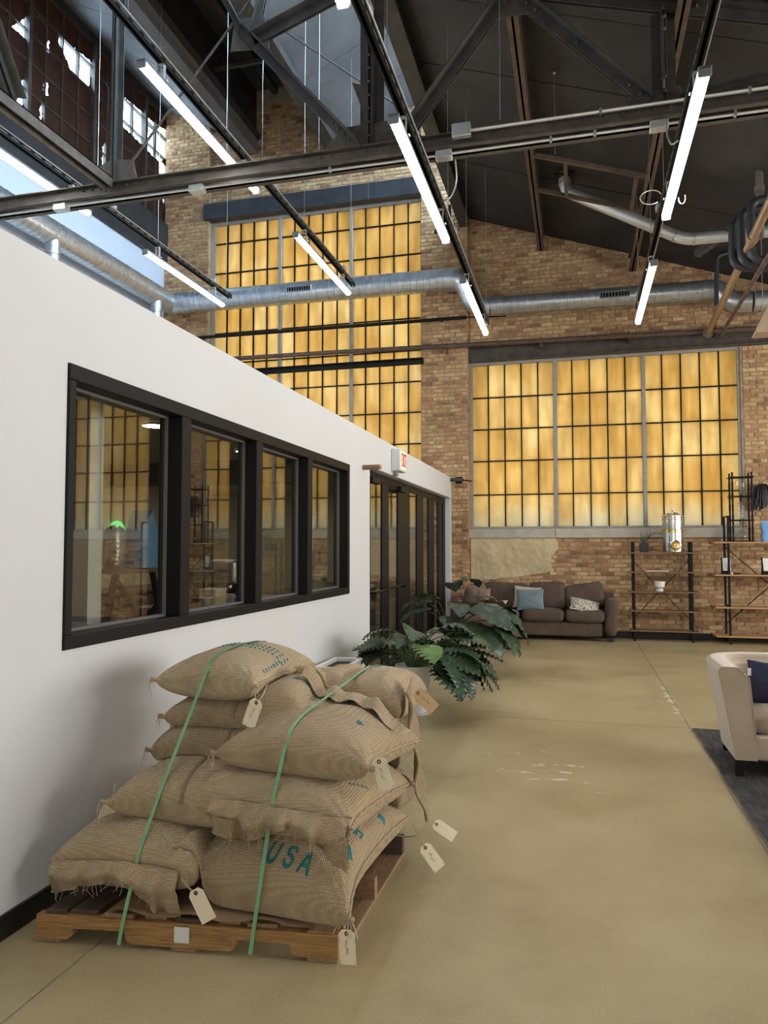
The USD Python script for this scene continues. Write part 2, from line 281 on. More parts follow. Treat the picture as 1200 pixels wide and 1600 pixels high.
# burlap: plain weave read from three crossed thread waves
def burlap(name, a, b):
    n = {'tc': ('texture_coordinate', {}), 'n': ('noise_texture', {'scale': 3.0, 'detail': 6.0}), 'r': ('rgb_ramp', {'ramp': [(0.3, a), (0.7, b)]}), 'fn': ('noise_texture', {'scale': 260.0, 'detail': 2.0}), 'fr': ('rgb_ramp', {'ramp': [(0.3, (0.78, 0.77, 0.75)), (0.7, (1.12, 1.12, 1.12))]}), 'm': ('mix_color', {'blend_type': 'multiply', 'fac': 1.0}),
         'wx': ('wave_texture', {'bands_direction': 'x', 'scale': 40.0, 'distortion': 2.0, 'detail': 1.0}), 'wy': ('wave_texture', {'bands_direction': 'y', 'scale': 44.0, 'distortion': 2.0, 'detail': 1.0}), 'wz': ('wave_texture', {'bands_direction': 'z', 'scale': 44.0, 'distortion': 2.0, 'detail': 1.0}),
         'a1': ('math', {'math_type': 'add'}), 'a2': ('math', {'math_type': 'add'}), 'b': ('bump', {'distance': 0.002, 'strength': 0.8}), 'p': ('principled_bsdf', {'roughness': 0.9, 'specular_ior_level': 0.15, 'sheen_weight': 0.15}),
         'wr': ('map_range', {'from_min': 0.6, 'from_max': 2.6, 'to_min': 0.80, 'to_max': 1.10}), 'm2': ('mix_color', {'blend_type': 'multiply', 'fac': 1.0})}
    MATS[name] = usdkit.material(stage, '/World/Looks/' + name, n, [('tc.object', k + '.vector') for k in ('n', 'fn', 'wx', 'wy', 'wz')] + [('n.fac', 'r.fac'), ('fn.fac', 'fr.fac'), ('r.color', 'm.a'), ('fr.color', 'm.b'), ('wx.fac', 'a1.value1'), ('wy.fac', 'a1.value2'), ('a1.value', 'a2.value1'), ('wz.fac', 'a2.value2'), ('a2.value', 'b.height'), ('a2.value', 'wr.value'), ('m.result', 'm2.a'), ('wr.result', 'm2.b'), ('m2.result', 'p.base_color'), ('b.normal', 'p.normal')], surface='p.BSDF')
burlap('burlap', (0.41, 0.31, 0.185), (0.53, 0.405, 0.25))
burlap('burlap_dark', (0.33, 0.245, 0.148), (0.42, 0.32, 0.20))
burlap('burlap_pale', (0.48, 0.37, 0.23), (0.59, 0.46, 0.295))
mat('stitch_cord', (0.42, 0.33, 0.21), 0.9, c2=(0.30, 0.22, 0.13), scale=60)
mat('teal_ink', (0.012, 0.14, 0.15), 0.85, c2=(0.03, 0.20, 0.19), scale=40)
mat('green_strap', (0.16, 0.38, 0.17), 0.35, c2=(0.21, 0.44, 0.21), scale=12)
mat('tag_card', (0.90, 0.80, 0.60), 0.75, c2=(0.86, 0.75, 0.54), scale=10)
mat('tag_tan', (0.62, 0.42, 0.22), 0.75)
mat('ink', (0.08, 0.07, 0.06), 0.8)
mat('eyelet', (0.12, 0.07, 0.04), 0.6)
mat('twine', (0.55, 0.46, 0.32), 0.9)
mat('pallet_fresh', (0.43, 0.25, 0.085), 0.65, c2=(0.24, 0.12, 0.04), scale=3.0, stretch=(1.2, 9, 22), distortion=1.5, bump=0.002, bscale=12)
mat('pallet_worn', (0.36, 0.23, 0.12), 0.75, c2=(0.22, 0.13, 0.065), scale=3.0, stretch=(14, 1.0, 20), distortion=1.2, bump=0.002, bscale=12)
mat('pallet_dark', (0.06, 0.038, 0.026), 0.8, c2=(0.10, 0.065, 0.045), scale=4.0, stretch=(10, 1, 14))
mat('kraft_paper', (0.36, 0.235, 0.135), 0.75, c2=(0.30, 0.19, 0.105), scale=5)
mat('sticker', (0.75, 0.75, 0.74), 0.5)

# ------------------------------------------------------------------ the shell of the hall
YB, XP, XO, XR, YF = 13.5, -2.24, -8.25, 9.4, -7.0
# floor: slabs parted by filled joints
fl = struct('floor', label='polished tan concrete floor with sawn joints')
xs = [-8.6, -4.62, -1.85, 0.92, 3.69, 6.46, 9.7]; ys = [-7.3, -4.2, 1.35, 6.92, 13.8]
for a, b in zip(xs, xs[1:]):
    for c, d in zip(ys, ys[1:]):
        part(fl, 'slab', bx(a + .005, b - .005, c + .005, d - .005, -0.12, 0.0), 'concrete', smooth=False)
part(fl, 'joint_filler', bx(-8.6, 9.7, -7.3, 13.8, -0.1, -0.004), 'joint_filler', smooth=False)

# back wall: mortar bed in pieces round the two big windows
W1 = (-7.20, -2.79, 2.5, 8.24); W2 = (-1.90, 2.70, 1.90, 4.98); W3 = (3.62, 8.22, 1.90, 4.80)
wb = struct('wall_back', label='old tan brick end wall with piers')
bed = unary_union([sbox(-8.6, -0.1, 9.7, 11.6)]).difference(sbox(W1[0], W1[2], W1[1], W1[3])).difference(sbox(W2[0], W2[2], W2[1], W2[3])).difference(sbox(W3[0], W3[2], W3[1], W3[3]))
part(wb, 'mortar_bed', extr(bed, 0.34, XZ(YB)), 'mortar', smooth=False)
def roof_z(x):
    return np.interp(x, [-8.25, -6.25, -6.24, -4.55, -4.54, -1.92, -1.91, 6.3, 9.7], [10.72, 9.72, 10.9, 10.9, 9.36, 10.55, 7.72, 4.95, 4.95])
BRL, BRH, JT = 0.205, 0.0625, 0.0115
def courses(x0, x1, z0, z1, y, seed):
    r = np.random.default_rng(seed); out = []
    n = 0; z = z0
    while z < z1 - 0.02:
        h = min(BRH, z1 - z - 0.002); x = x0 - (r.uniform(0, .2) if n % 6 == 5 else (n % 2) * (BRL + JT) / 2)
        while x < x1:
            L = (BRL * 0.48 if n % 6 == 5 else BRL) * r.uniform(0.96, 1.04)
            a, b = max(x, x0), min(x + L, x1)
            if b - a > 0.035 and z + h < min(roof_z(a), roof_z(b)) + 0.1: out.append((a, b, z + r.uniform(-.002, .002), z + h + r.uniform(-.003, .002), y))
            x += L + JT
        z += BRH + JT; n += 1
    return out
def tone(path, per):
    m = UsdGeom.Mesh.Get(stage, path); n = len(m.GetPointsAttr().Get()); r = np.random.default_rng(n)
    UsdGeom.PrimvarsAPI(m).CreatePrimvar('tone', Sdf.ValueTypeNames.FloatArray, 'vertex').Set(np.repeat(r.uniform(0, 1, n // per + 1), per)[:n].astype(np.float32).tolist())
def brick_mesh(q, r):
    a, b, z0, z1, y = q; d = 0.009 + r.uniform(-.004, .006); i = 0.005
    j = lambda: r.uniform(-.0025, .0025)
    v = np.array([(a, y + .002, z0), (b, y + .002, z0), (b, y + .002, z1), (a, y + .002, z1), (a + i, y - d + j(), z0 + i), (b - i, y - d + j(), z0 + i), (b - i, y - d + j(), z1 - i), (a + i, y - d + j(), z1 - i)])
    f = np.array([[4, 5, 6], [4, 6, 7], [0, 1, 5], [0, 5, 4], [1, 2, 6], [1, 6, 5], [2, 3, 7], [2, 7, 6], [3, 0, 4], [3, 4, 7]])
    return v, f
rb = np.random.default_rng(3)
near = courses(-0.36, 5.2, 0.11, 1.73, YB, 1)
first = [q for q in near if q[0] < 3.6][:300]
for q in first: part(wb, 'brick', brick_mesh(q, rb), f'brick_{rb.integers(0, 6)}', smooth=False)
rest = [q for q in near if q not in first] + courses(-1.9, -0.36, 0.11, 1.73, YB, 2) + courses(2.74, 3.6, 1.73, 5.28, YB, 3) + courses(-1.9, 5.6, 5.28, 8.0, YB, 4) + courses(-7.22, -2.8, 8.55, 10.6, YB, 5)
PIER = 0.11
for k, (a, b, z0) in enumerate(((-2.80, -1.93, 0.0), (-8.25, -7.24, 4.5))):
    part(wb, 'pier_core', bx(a, b, YB - PIER, YB + .05, z0, 11.2), 'mortar', smooth=False)
    rest += courses(a, b, z0, 11.0, YB - PIER, 6 + k)
field = part(wb, 'brick', cat([brick_mesh(q, rb) for q in rest]), 'brick_field', smooth=False, kind='stuff', label='remaining bricks of the end wall')
tone(field, 8)
# quoin faces on the pier's right-hand return
q = []
zz = 0.0
while zz < 10.3:
    q.append(bx(-1.932, -1.922, YB - PIER + .004, YB, zz, zz + BRH)); zz += BRH + JT
tone(part(wb, 'quoin', cat(q), 'brick_field', smooth=False, kind='stuff'), 8)
# plaster patch with a ragged edge, left over the bricks under the window
r = np.random.default_rng(12); pp = []
for t in np.linspace(0, 1, 26): pp.append((-1.9 + 1.52 * t, 1.735))
for t in np.linspace(0, 1, 16)[1:]: pp.append((-0.38 + 0.10 * math.sin(t * 7) * .5 + r.normal(0, .012) - .06 * t, 1.735 - 0.61 * t))
for t in np.linspace(0, 1, 26)[1:]: pp.append((-0.45 - 1.35 * t, 1.12 - 0.16 * t + r.normal(0, .012)))
pp.append((-1.9, .95))
P = Polygon(pp).buffer(0)
v, f = extr(P, 0.03, XZ(YB - 0.022))
part(wb, 'plaster_patch', (v, f), 'plaster', smooth=False, label='smooth tan plaster patch')

# outer wall on the left, with a dark crane beam and the clerestory over it
wl = struct('wall_left', label='white outer wall with a blue sky cast in its colour, below a dark steel band')
part(wl, 'wall_panel', bx(XO - .3, XO, YF, YB, 0, 7.45), 'sky_tinted_white', smooth=False)
part(wl, 'steel_band', bx(XO - .3, XO + .08, YF, YB - .1, 7.45, 8.27), 'navy_steel', smooth=False)
part(wl, 'eaves_beam', bx(XO - .3, XO + .02, YF, YB, 10.55, 11.2), 'deck_dark', smooth=False)
wr = struct('wall_right', label='white side wall with tall daylight windows')
part(wr, 'wall_panel', bx(XR, XR + .3, YF, YB, 0, 6.5), 'white_far', smooth=False)
wf = struct('wall_front', label='white end wall behind the camera')
part(wf, 'wall_panel', bx(XO - .3, XR + .3, YF - .3, YF, 0, 11.6), 'white_far', smooth=False)
for (nm, m) in (('right', bx(9.26, 9.38, -1.3, 10.5, 1.0, 4.2)), ('front', bx(-1.3, 4.9, -6.99, -6.86, 1.1, 4.3))):
    w_ = struct('window_5' if nm == 'right' else 'added_window_6', label='unseen frosted window of the hall')  # front one is added behind the camera to back the fill light
    part(w_, 'pane', m, 'frosted_pane', smooth=False)

# roof: sloping decks in sheets, an opaque ventilator over the valley, a glazed monitor face above the right-hand slope
ce = struct('ceiling', label='dark sloping roof decks')
prof = [((-8.55, 10.87), (-6.25, 9.72), 'deck_grey'), ((-6.25, 10.9), (-4.54, 10.9), 'deck_dark'), ((-4.54, 9.36), (-1.90, 10.55), 'deck_grey'), ((-1.92, 7.73), (6.3, 4.94), 'deck_dark'), ((6.28, 4.94), (9.7, 4.93), 'deck_dark')]
for a, b, m_ in prof:
    a, b = np.array(a), np.array(b); n = np.array([-(b - a)[1], (b - a)[0]]); n /= np.linalg.norm(n)
    poly = [a, b, b + n * .12, a + n * .12]
    y = YF
    while y < YB + .3:
        w = 1.22; y1 = min(y + w, YB + .3); dz = RNG.uniform(0, .012)
        v = np.array([(p[0] + n[0] * dz, yy, p[1] + n[1] * dz) for yy in (y + .006, y1 - .006) for p in poly])
        fq = np.array([[0, 1, 2, 3], [7, 6, 5, 4], [0, 4, 5, 1], [1, 5, 6, 2], [2, 6, 7, 3], [3, 7, 4, 0]])
        part(ce, 'deck_sheet', flipfix((v, np.vstack([fq[:, [0, 1, 2]], fq[:, [0, 2, 3]]]))), m_, smooth=False); y = y1
    part(ce, 'deck_backing', flipfix(bx(0, 1, YF, YB + .3, 0, 1) if False else (np.array([(p[0] + n[0] * .13, yy, p[1] + n[1] * .13) for yy in (YF, YB + .3) for p in poly]), np.vstack([fq[:, [0, 1, 2]], fq[:, [0, 2, 3]]]))), 'deck_dark', smooth=False)
part(ce, 'ventilator_side', bx(-6.33, -6.25, YF, YB, 9.66, 11.05), 'navy_steel', smooth=False)
part(ce, 'ventilator_side', bx(-4.54, -4.46, YF, YB, 9.30, 11.05), 'navy_steel', smooth=False)
part(ce, 'valley_edge', bx(-6.42, -6.20, YF, YB, 9.58, 9.70), 'deck_grey', smooth=False)
part(ce, 'valley_edge', bx(-4.62, -4.36, YF, YB, 9.22, 9.36), 'dark_steel', smooth=False)
part(ce, 'ventilator_ledge', bx(-5.9, -5.78, YF, YB, 10.78, 10.9), 'dark_steel', smooth=False)
for yy in (5.5, 8.6, 11.7): part(ce, 'ventilator_strut', bar((-6.25, yy, 10.2), (-4.54, yy, 10.2), .06, .06), 'dark_steel', smooth=False)
part(ce, 'eaves_girder', cat([bx(-2.06, -1.86, YF, 13.35, 7.52, 7.56), bx(-1.98, -1.94, YF, 13.35, 7.56, 7.86), bx(-2.06, -1.86, YF, 13.35, 7.86, 7.9)]), 'dark_steel', smooth=False)
for x in (-0.58, 0.98):
    z = 7.05 - .34 * x
    part(ce, 'purlin', cat([bx(x - .06, x + .06, YF, 13.42, z - .30, z - .28), bx(x - .012, x + .012, YF, 13.42, z - .3, z - .02), bx(x - .06, x + .06, YF, 13.42, z - .06, z - .04)]), 'rusty_steel', smooth=False)
# glazed monitor face
w5 = struct('window_4', label='clear monitor glazing above the right-hand roof slope')
yy = YF
while yy < YB:
    part(w5, 'glazing_bar', bx(-1.93, -1.89, yy, yy + .05, 7.9, 10.5), 'dark_steel', smooth=False)
    part(w5, 'pane', bx(-1.915, -1.91, yy + .05, min(yy + 1.0, YB), 7.9, 10.5), 'clear_glass', smooth=False); yy += 1.0

# ------------------------------------------------------------------ the amber windows
def amber(name, label, W, xm, zm, mull, seed):
    w = struct(name, label=label); r = np.random.default_rng(seed); y = YB + .07
    x0, x1, z0, z1 = W; F = .045
    fr = cat([bx(x0, x1, YB + .02, YB + .12, z1 - F, z1), bx(x0, x1, YB + .02, YB + .12, z0, z0 + F), bx(x0, x0 + F, YB + .02, YB + .12, z0 + F, z1 - F), bx(x1 - F, x1, YB + .02, YB + .12, z0 + F, z1 - F)])
    part(w, 'frame', fr, 'grey_frame', smooth=False)
    for m in mull: part(w, 'mullion', cbx(m - .032, m + .032, YB, YB + .13, z0 + F, z1 - F, .006), 'grey_frame', smooth=False)
    for m in xm: part(w, 'muntin', bx(m - .009, m + .009, YB + .03, YB + .1, z0 + F, z1 - F), 'black_metal', smooth=False)
    segs = [x0 + F] + [e for m in mull for e in (m - .032, m + .032)] + [x1 - F]
    for z in zm:
        for a, b in zip(segs[::2], segs[1::2]): part(w, 'muntin', bx(a, b, YB + .032, YB + .098, z - .009, z + .009), 'black_metal', smooth=False)
    ex = sorted([x0 + F, x1 - F] + [m + d for m in mull for d in (-.032, .032)] + [m for m in xm])
    cols = [(a, b) for a, b in zip(ex, ex[1:]) if b - a > .1]
    ez = sorted([z0 + F, z1 - F] + list(zm))
    for a, b in cols:
        for c, d in zip(ez, ez[1:]):
            t = r.uniform(-.004, .004); k = r.integers(0, 4)
            v, f = bx(a - .006, b + .006, y, y + .006, c - .006, d + .006); v[:, 1] += t * np.sign(v[:, 0] - (a + b) / 2) + r.uniform(-.003, .003)
            part(w, 'pane', (v, f), f'amber_pane_{k}', smooth=False)
    return w
m1 = [-5.715, -4.22]; m2 = [-0.37, 1.145]
def cols(edges): return [edges[0] + (edges[1] - edges[0]) * k / 5 for k in range(1, 5)]
amber('window_1', 'tall amber fibreglass window with black bars, left of the brick pier', W1, cols((-7.18, -5.715)) + cols((-5.715, -4.22)) + cols((-4.22, -2.8)), [7.81, 7.19, 6.56, 5.94, 5.32, 4.72, 4.13, 3.53, 2.95], m1, 1)
amber('window_2', 'wide amber fibreglass window with black bars above the sofa', W2, cols((-1.87, -0.37)) + cols((-0.37, 1.145)) + cols((1.145, 2.68)), [4.33, 3.74, 3.15, 2.53], m2, 2)
amber('window_8', 'amber fibreglass window of the next bay, beyond the right edge', W3, cols((3.65, 5.15)) + cols((5.15, 6.67)) + cols((6.67, 8.2)), [4.33, 3.74, 3.15, 2.53], [5.15, 6.67], 3)
tr = struct('trim_1', label='pale stone sill under the wide amber window')
for a, b in ((-1.93, -0.39), (-0.385, 1.2), (1.205, 2.74), (3.58, 8.26)): part(tr, 'sill_stone', cbx(a, b, YB - .05, YB + .1, 1.735, 1.90, .008), 'limestone', smooth=False)
li = struct('trim_2', label='dark steel lintel over the wide amber window')
part(li, 'beam', cat([bx(-1.92, 5.9, YB - .09, YB + .05, 4.985, 5.01), bx(-1.92, 5.9, YB - .03, YB, 5.01, 5.25), bx(-1.92, 5.9, YB - .09, YB + .05, 5.25, 5.275)]), 'dark_steel_warm', smooth=False)
li = struct('trim_3', label='dark blue-black steel lintel over the tall amber window')
part(li, 'beam', cbx(-7.32, -2.74, YB - .2, YB + .05, 8.25, 8.58, .01), 'navy_steel', smooth=False)
bb = struct('baseboard_back', label='black baseboard along the brick wall')
part(bb, 'board', cbx(-1.93, 5.9, YB - .03, YB, 0, .11, .004), 'black_base', smooth=False)
# pipes across the amber windows
single('wall_pipe', cat([tube([(-7.5, 13.25, 5.8), (-1.93, 13.25, 5.78)], .032), tube([(-1.93, 13.25, 5.78), (-1.2, 13.28, 5.75)], .012), *[bx(x - .015, x + .015, 13.25, 13.4, 5.77, 5.81) for x in (-7.3, -2.4)]]), 'black_metal', 'thin black pipe crossing the tall amber window just below the duct', 'pipe', kind=None)
single('wall_pipe', cat([tube([(-6.9, 13.27, 5.33), (-4.4, 13.27, 5.31), (3.4, 13.27, 5.2), (5.7, 13.27, 5.17)], .042), *[bx(x - .012, x + .012, 13.27, 13.5, 5.15, 5.33) for x in (-2.3, -.6, .9, 2.3)]]), 'rusty_steel', 'long rust-brown pipe running across both amber windows above the black lintel', 'pipe')
single('steel_bar', cat([bx(-6.6, -2.74, 13.3, 13.32, 4.98, 5.09), bx(-6.6, -2.74, 13.22, 13.32, 5.075, 5.09)]), 'black_metal', 'black steel angle crossing the tall amber window below the rust-brown pipe', 'steel bar')

# ------------------------------------------------------------------ clerestory: painted-over panes, flaked clear in ragged patches
HOLES = [[(9.09, 9.54), (9.44, 9.96), (9.45, 9.61), (9.38, 9.53), (9.19, 9.54)], [(10.09, 10.1), (10.95, 10.22), (10.99, 10.04), (10.92, 9.73), (10.77, 9.68), (10.43, 9.67), (10.35, 9.82), (10.13, 9.95)],
         [(11.72, 9.98), (11.99, 10.17), (12.62, 10.22), (12.98, 10.25), (13.44, 10.36), (13.46, 9.75), (13.16, 9.53), (11.96, 9.58), (11.75, 9.63)], [(8.5, 9.1), (8.83, 8.97), (9.14, 8.93), (8.9, 8.53), (8.55, 8.5)],
         [(9.16, 8.65), (9.43, 8.94), (9.43, 8.47), (9.14, 8.39)], [(9.79, 9.13), (9.89, 9.16), (9.9, 8.92), (9.78, 8.9)], [(9.75, 8.75), (9.82, 8.75), (9.76, 8.46), (9.72, 8.45)], [(13.21, 9.59), (13.47, 9.57), (13.47, 9.29), (13.2, 9.19)],
         [(13.32, 8.88), (13.4, 8.9), (13.4, 8.7), (13.35, 8.69)], [(9.79, 9.77), (9.9, 9.87), (9.91, 9.66), (9.83, 9.65)], [(11.34, 8.91), (11.4, 8.99), (11.39, 8.53), (11.33, 8.5)], [(6.2, 9.0), (7.0, 9.1), (7.1, 9.7), (6.4, 9.6)], [(4.0, 9.3), (5.0, 9.4), (4.9, 9.9), (4.1, 9.8)]]
rh = np.random.default_rng(5); hs = []
for h in HOLES:
    p = Polygon(h); pts = []
    for d in np.linspace(0, p.exterior.length, int(p.exterior.length / .035) + 4)[:-1]:
        q_ = p.exterior.interpolate(d); pts.append((q_.x + rh.normal(0, .012), q_.y + rh.normal(0, .012)))
    hs.append(Polygon(pts).buffer(0))
HU = unary_union(hs)
w3 = struct('window_3', label='high clerestory window of dark painted panes flaked clear in places')
ym = [-7 + .4 * k for k in range(0, 51)] + [13.44]; ym = [y for y in ym if y < 13.3] + [13.47]
zm = [8.27, 8.72, 9.2, 9.68, 10.12, 10.56]
for k, y in enumerate(ym): part(w3, 'mullion', bx(XO - .06, XO + (.05 if k % 4 == 1 else 0), y - (.035 if k % 4 == 1 else .012), y + (.035 if k % 4 == 1 else .012), 8.27, 10.56), 'dark_steel_warm', smooth=False)
for z in zm: part(w3, 'muntin', bx(XO - .06, XO, YF, YB, z - .011, z + .011), 'dark_steel_warm', smooth=False)
for a, b in zip(ym, ym[1:]):
    if b < 3.5: continue
    for c, d in zip(zm, zm[1:]):
        cell = sbox(a + .008, c + .008, b - .008, d - .008); solid, clear = cell.difference(HU), cell.intersection(HU)
        if solid.area > 1e-4: part(w3, 'pane', extr(solid, .005, YZ(XO - .035)), 'painted_pane', smooth=False)
        if clear.area > 1e-4: part(w3, 'clear_pane', extr(clear, .005, YZ(XO - .035)), 'clear_glass', smooth=False)
part(w3, 'pane', bx(XO - .035, XO - .03, YF, 3.4, 8.3, 10.5), 'painted_pane', smooth=False)
for y in (9.5, 11.1, 12.6): part(w3, 'vent_arm', tube(bend([(XO + .02, y, 10.0), (XO + .22, y + .05, 9.85), (XO + .16, y + .1, 9.4)], .2), .012, 6), 'dark_steel_warm')

# ------------------------------------------------------------------ office partition with its window and storefront
wo = struct('wall_office', label='white drywall office partition')
YP1 = 13.38
hole = unary_union([sbox(2.845, 1.10, 7.11, 2.405), sbox(7.89, 0.0, 13.24, 2.46)])
solid = sbox(YF, 0, YP1, 2.85).difference(hole)
part(wo, 'drywall', extr(solid, 0.15, YZ(XP - .15)), 'white_paint', smooth=False)
bl = struct('baseboard_left', label='black baseboard along the white partition')
part(bl, 'board', cbx(XP, XP + .012, YF, 7.89, 0, .10, .003), 'black_base', smooth=False)
ow = struct('window_7', label='black framed office window of four panes')
y0, y1, z0, z1 = 2.845, 7.11, 1.10, 2.405
def fbar(a, b, c, d, x0=XP - .14, x1=XP + .012, m='black_metal'): return cbx(x0, x1, a, b, c, d, .004)
part(ow, 'frame', cat([fbar(y0, y1, z1 - .075, z1), fbar(y0, y1, z0, z0 + .065), fbar(y0, y0 + .05, z0 + .065, z1 - .075), fbar(y1 - .06, y1, z0 + .065, z1 - .075)]), 'black_metal', smooth=False)
ms = [3.895, 4.93, 5.98]
for m in ms: part(ow, 'mullion', fbar(m - .06, m + .045, z0 + .065, z1 - .075), 'black_metal', smooth=False)
e = [y0 + .05] + [v for m in ms for v in (m - .06, m + .045)] + [y1 - .06]
for a, b in zip(e[::2], e[1::2]):
    g = part(ow, 'pane', bx(XP - .105, XP - .097, a + .002, b - .002, z0 + .067, z1 - .077), 'office_glass', smooth=False)
    part(ow, 'glazing_bead', cat([bx(XP - .097, XP - .08, a, b, z0 + .065, z0 + .08), bx(XP - .097, XP - .08, a, b, z1 - .09, z1 - .075), bx(XP - .097, XP - .08, a, a + .014, z0 + .08, z1 - .09), bx(XP - .097, XP - .08, b - .014, b, z0 + .08, z1 - .09)]), 'grey_bead', smooth=False)
# storefront
d1 = struct('door_1', label='black glazed storefront with a pair of doors and sidelights')
XG = XP - .11
def sf(a, b, c, d, t=.018): return cbx(XG - t, XG + t, a, b, c, d, .004)
posts = [(7.89, 7.95), (10.30, 10.44), (10.85, 11.15), (11.72, 12.05), (12.42, 12.62), (13.14, 13.24)]
part(d1, 'head_frame', sf(7.89, 13.24, 2.36, 2.46), 'black_metal', smooth=False)
for a, b in ((8.80, 9.11), (9.62, 10.33), (10.83, 11.28), (11.72, 12.15), (12.55, 12.85), (13.02, 13.24)): part(d1, 'mullion', sf(a, b, 0.0, 2.36), 'black_metal', smooth=False)
part(d1, 'mullion', sf(7.89, 8.25, 0, 2.36), 'black_metal', smooth=False)
for a, b in ((8.25, 8.80), (9.11, 9.62), (10.33, 10.83), (11.28, 11.72), (12.15, 12.55), (12.85, 13.02)):
    part(d1, 'bottom_rail', sf(a, b, 0.0, .14), 'black_metal', smooth=False)
    part(d1, 'pane', bx(XG - .004, XG + .004, a, b, .14, 2.36), 'office_glass', smooth=False)
part(d1, 'push_bar', tube([(XG + .1, 8.15, 1.04), (XG + .1, 9.75, 1.08)], .016), 'black_metal')
for y in (8.18, 9.72): part(d1, 'push_bar_bracket', tube([(XG + .03, y, 1.04), (XG + .1, y, 1.04)], .012), 'black_metal')
for y in (8.0, 9.4):
    part(d1, 'door_closer', cat([cbx(XG + .045, XG + .12, y, y + .34, 2.30, 2.37, .006), bar((XG + .1, y + .17, 2.38), (XG + .16, y + .75, 2.385), .02, .014)]), 'black_metal', smooth=False)
part(d1, 'soffit', bx(XP - .148, XP, 7.89, 13.24, 2.462, 2.47), 'black_metal', smooth=False)

# ------------------------------------------------------------------ strip lights on hanging rails
ROWS = [('right', 0.90, 4.90, 11.35), ('middle', -1.345, 4.90, 11.55), ('left', -3.58, 5.73, 11.6), ('far left', -5.84, 5.73, 11.6)]
SPOT = {0: ('behind the camera', None), 1: ('overhead', None), 2: ('nearer', None), 3: ('farther', None)}
def strip_light(x, y, z, label):
    t = thing('strip_light', label, 'ceiling light', (x, y, z), group=None)
    L = 2.36; a = np.linspace(math.pi, 2 * math.pi, 9)
    pr = [(0.044 * math.cos(k), 0.052 * math.sin(k)) for k in a]
    poly = Polygon(pr)
    part(t, 'diffuser', flipfix(xf(extr(poly, L - .05, XZ(0)), t=(0, -L / 2 + .025, 0))), 'tube_glow', local=True, smooth=False)
    part(t, 'housing', cbx(-.046, .046, -L / 2, L / 2, 0.001, .03, .005), 'light_housing', local=True, smooth=False)
    for s in (-1, 1):
        part(t, 'end_cap', cbx(-.046, .046, s * L / 2 - .02, s * L / 2 + .0, -.050, .032, .012) if s > 0 else cbx(-.046, .046, -L / 2, -L / 2 + .02, -.050, .032, .012), 'light_housing', local=True, smooth=False)
    for yy in (-.85, .85):
        part(t, 'hanger_bracket', cat([bx(-.03, -.022, yy - .02, yy + .02, .03, .19), bx(.022, .03, yy - .02, yy + .02, .03, .19), bx(-.03, .03, yy - .02, yy + .02, .182, .19), bx(-.06, -.022, yy - .02, yy + .02, .03, .036), bx(.022, .06, yy - .02, yy + .02, .03, .036)]), 'galvanised_bright', local=True, smooth=False)
    return t
mat('galvanised_seam', (0.30, 0.31, 0.32), 0.45, 0.7)
mat('light_housing', (0.16, 0.165, 0.17), 0.4)
LY = [2.97, 6.57, 10.15]
WORD = ['overhead at the top edge', 'nearer the camera', 'nearer the brick end wall']
first_light = None
for nm, x, z, ye in ROWS:
    for k, y in enumerate(LY):
        lab = {'right': 'white strip light on the rightmost rail, ', 'middle': 'white strip light on the rail before the pier, ', 'left': 'white strip light on the rail left of the pier, ', 'far left': 'white strip light on the leftmost rail, '}[nm] + WORD[k]
        if first_light is None: first_light = strip_light(x, y, z, lab)
        else: copy(first_light, (x, y, z), lab, group=None)
    r_ = thing('light_rail', {'right': 'black slotted rail carrying the rightmost strip lights', 'middle': 'black slotted rail carrying the strip lights in front of the brick pier', 'left': 'black slotted rail ending in front of the tall amber window', 'far left': 'black slotted rail beside the white outer wall'}[nm], 'rail', (x, 0, z + .19))
    zz = z + .19
    part(r_, 'channel', cat([bx(x - .03, x + .03, YF, ye, zz + .066, zz + .07), bx(x - .03, x - .026, YF, ye, zz, zz + .07), bx(x + .026, x + .03, YF, ye, zz, zz + .07), bx(x - .026, x - .014, YF, ye, zz, zz + .004), bx(x + .014, x + .026, YF, ye, zz, zz + .004)]), 'black_metal', smooth=False)
    sl = [bx(x + s_ * .0305 - .0008, x + s_ * .0305 + .0008, y, y + .11, zz + .028, zz + .042) for y in np.arange(2.5, ye - .2, .17) for s_ in (-1, 1)]
    part(r_, 'slot', cat(sl), 'galvanised_seam', smooth=False, kind='stuff', label='row of pale slots along the rail')
    part(r_, 'conduit', tube([(x + .045, YF, zz + .055), (x + .045, ye - .6, zz + .055)], .010, 6), 'galvanised')
    for y in (1.2, 4.6, 8.2, 11.0):
        part(r_, 'junction_box', cbx(x - .05, x + .05, y - .05, y + .05, zz + .072, zz + .13, .006), 'galvanised_bright', smooth=False)
    for y in (2.2, 5.2, 7.9, 9.3, ye - .15):
        zt = float(roof_z(x)) - .02 if nm != 'far left' else 10.5
        part(r_, 'hanger_wire', tube([(x, y, zz + .07), (x, y, zt)], .0035, 5), 'galvanised')
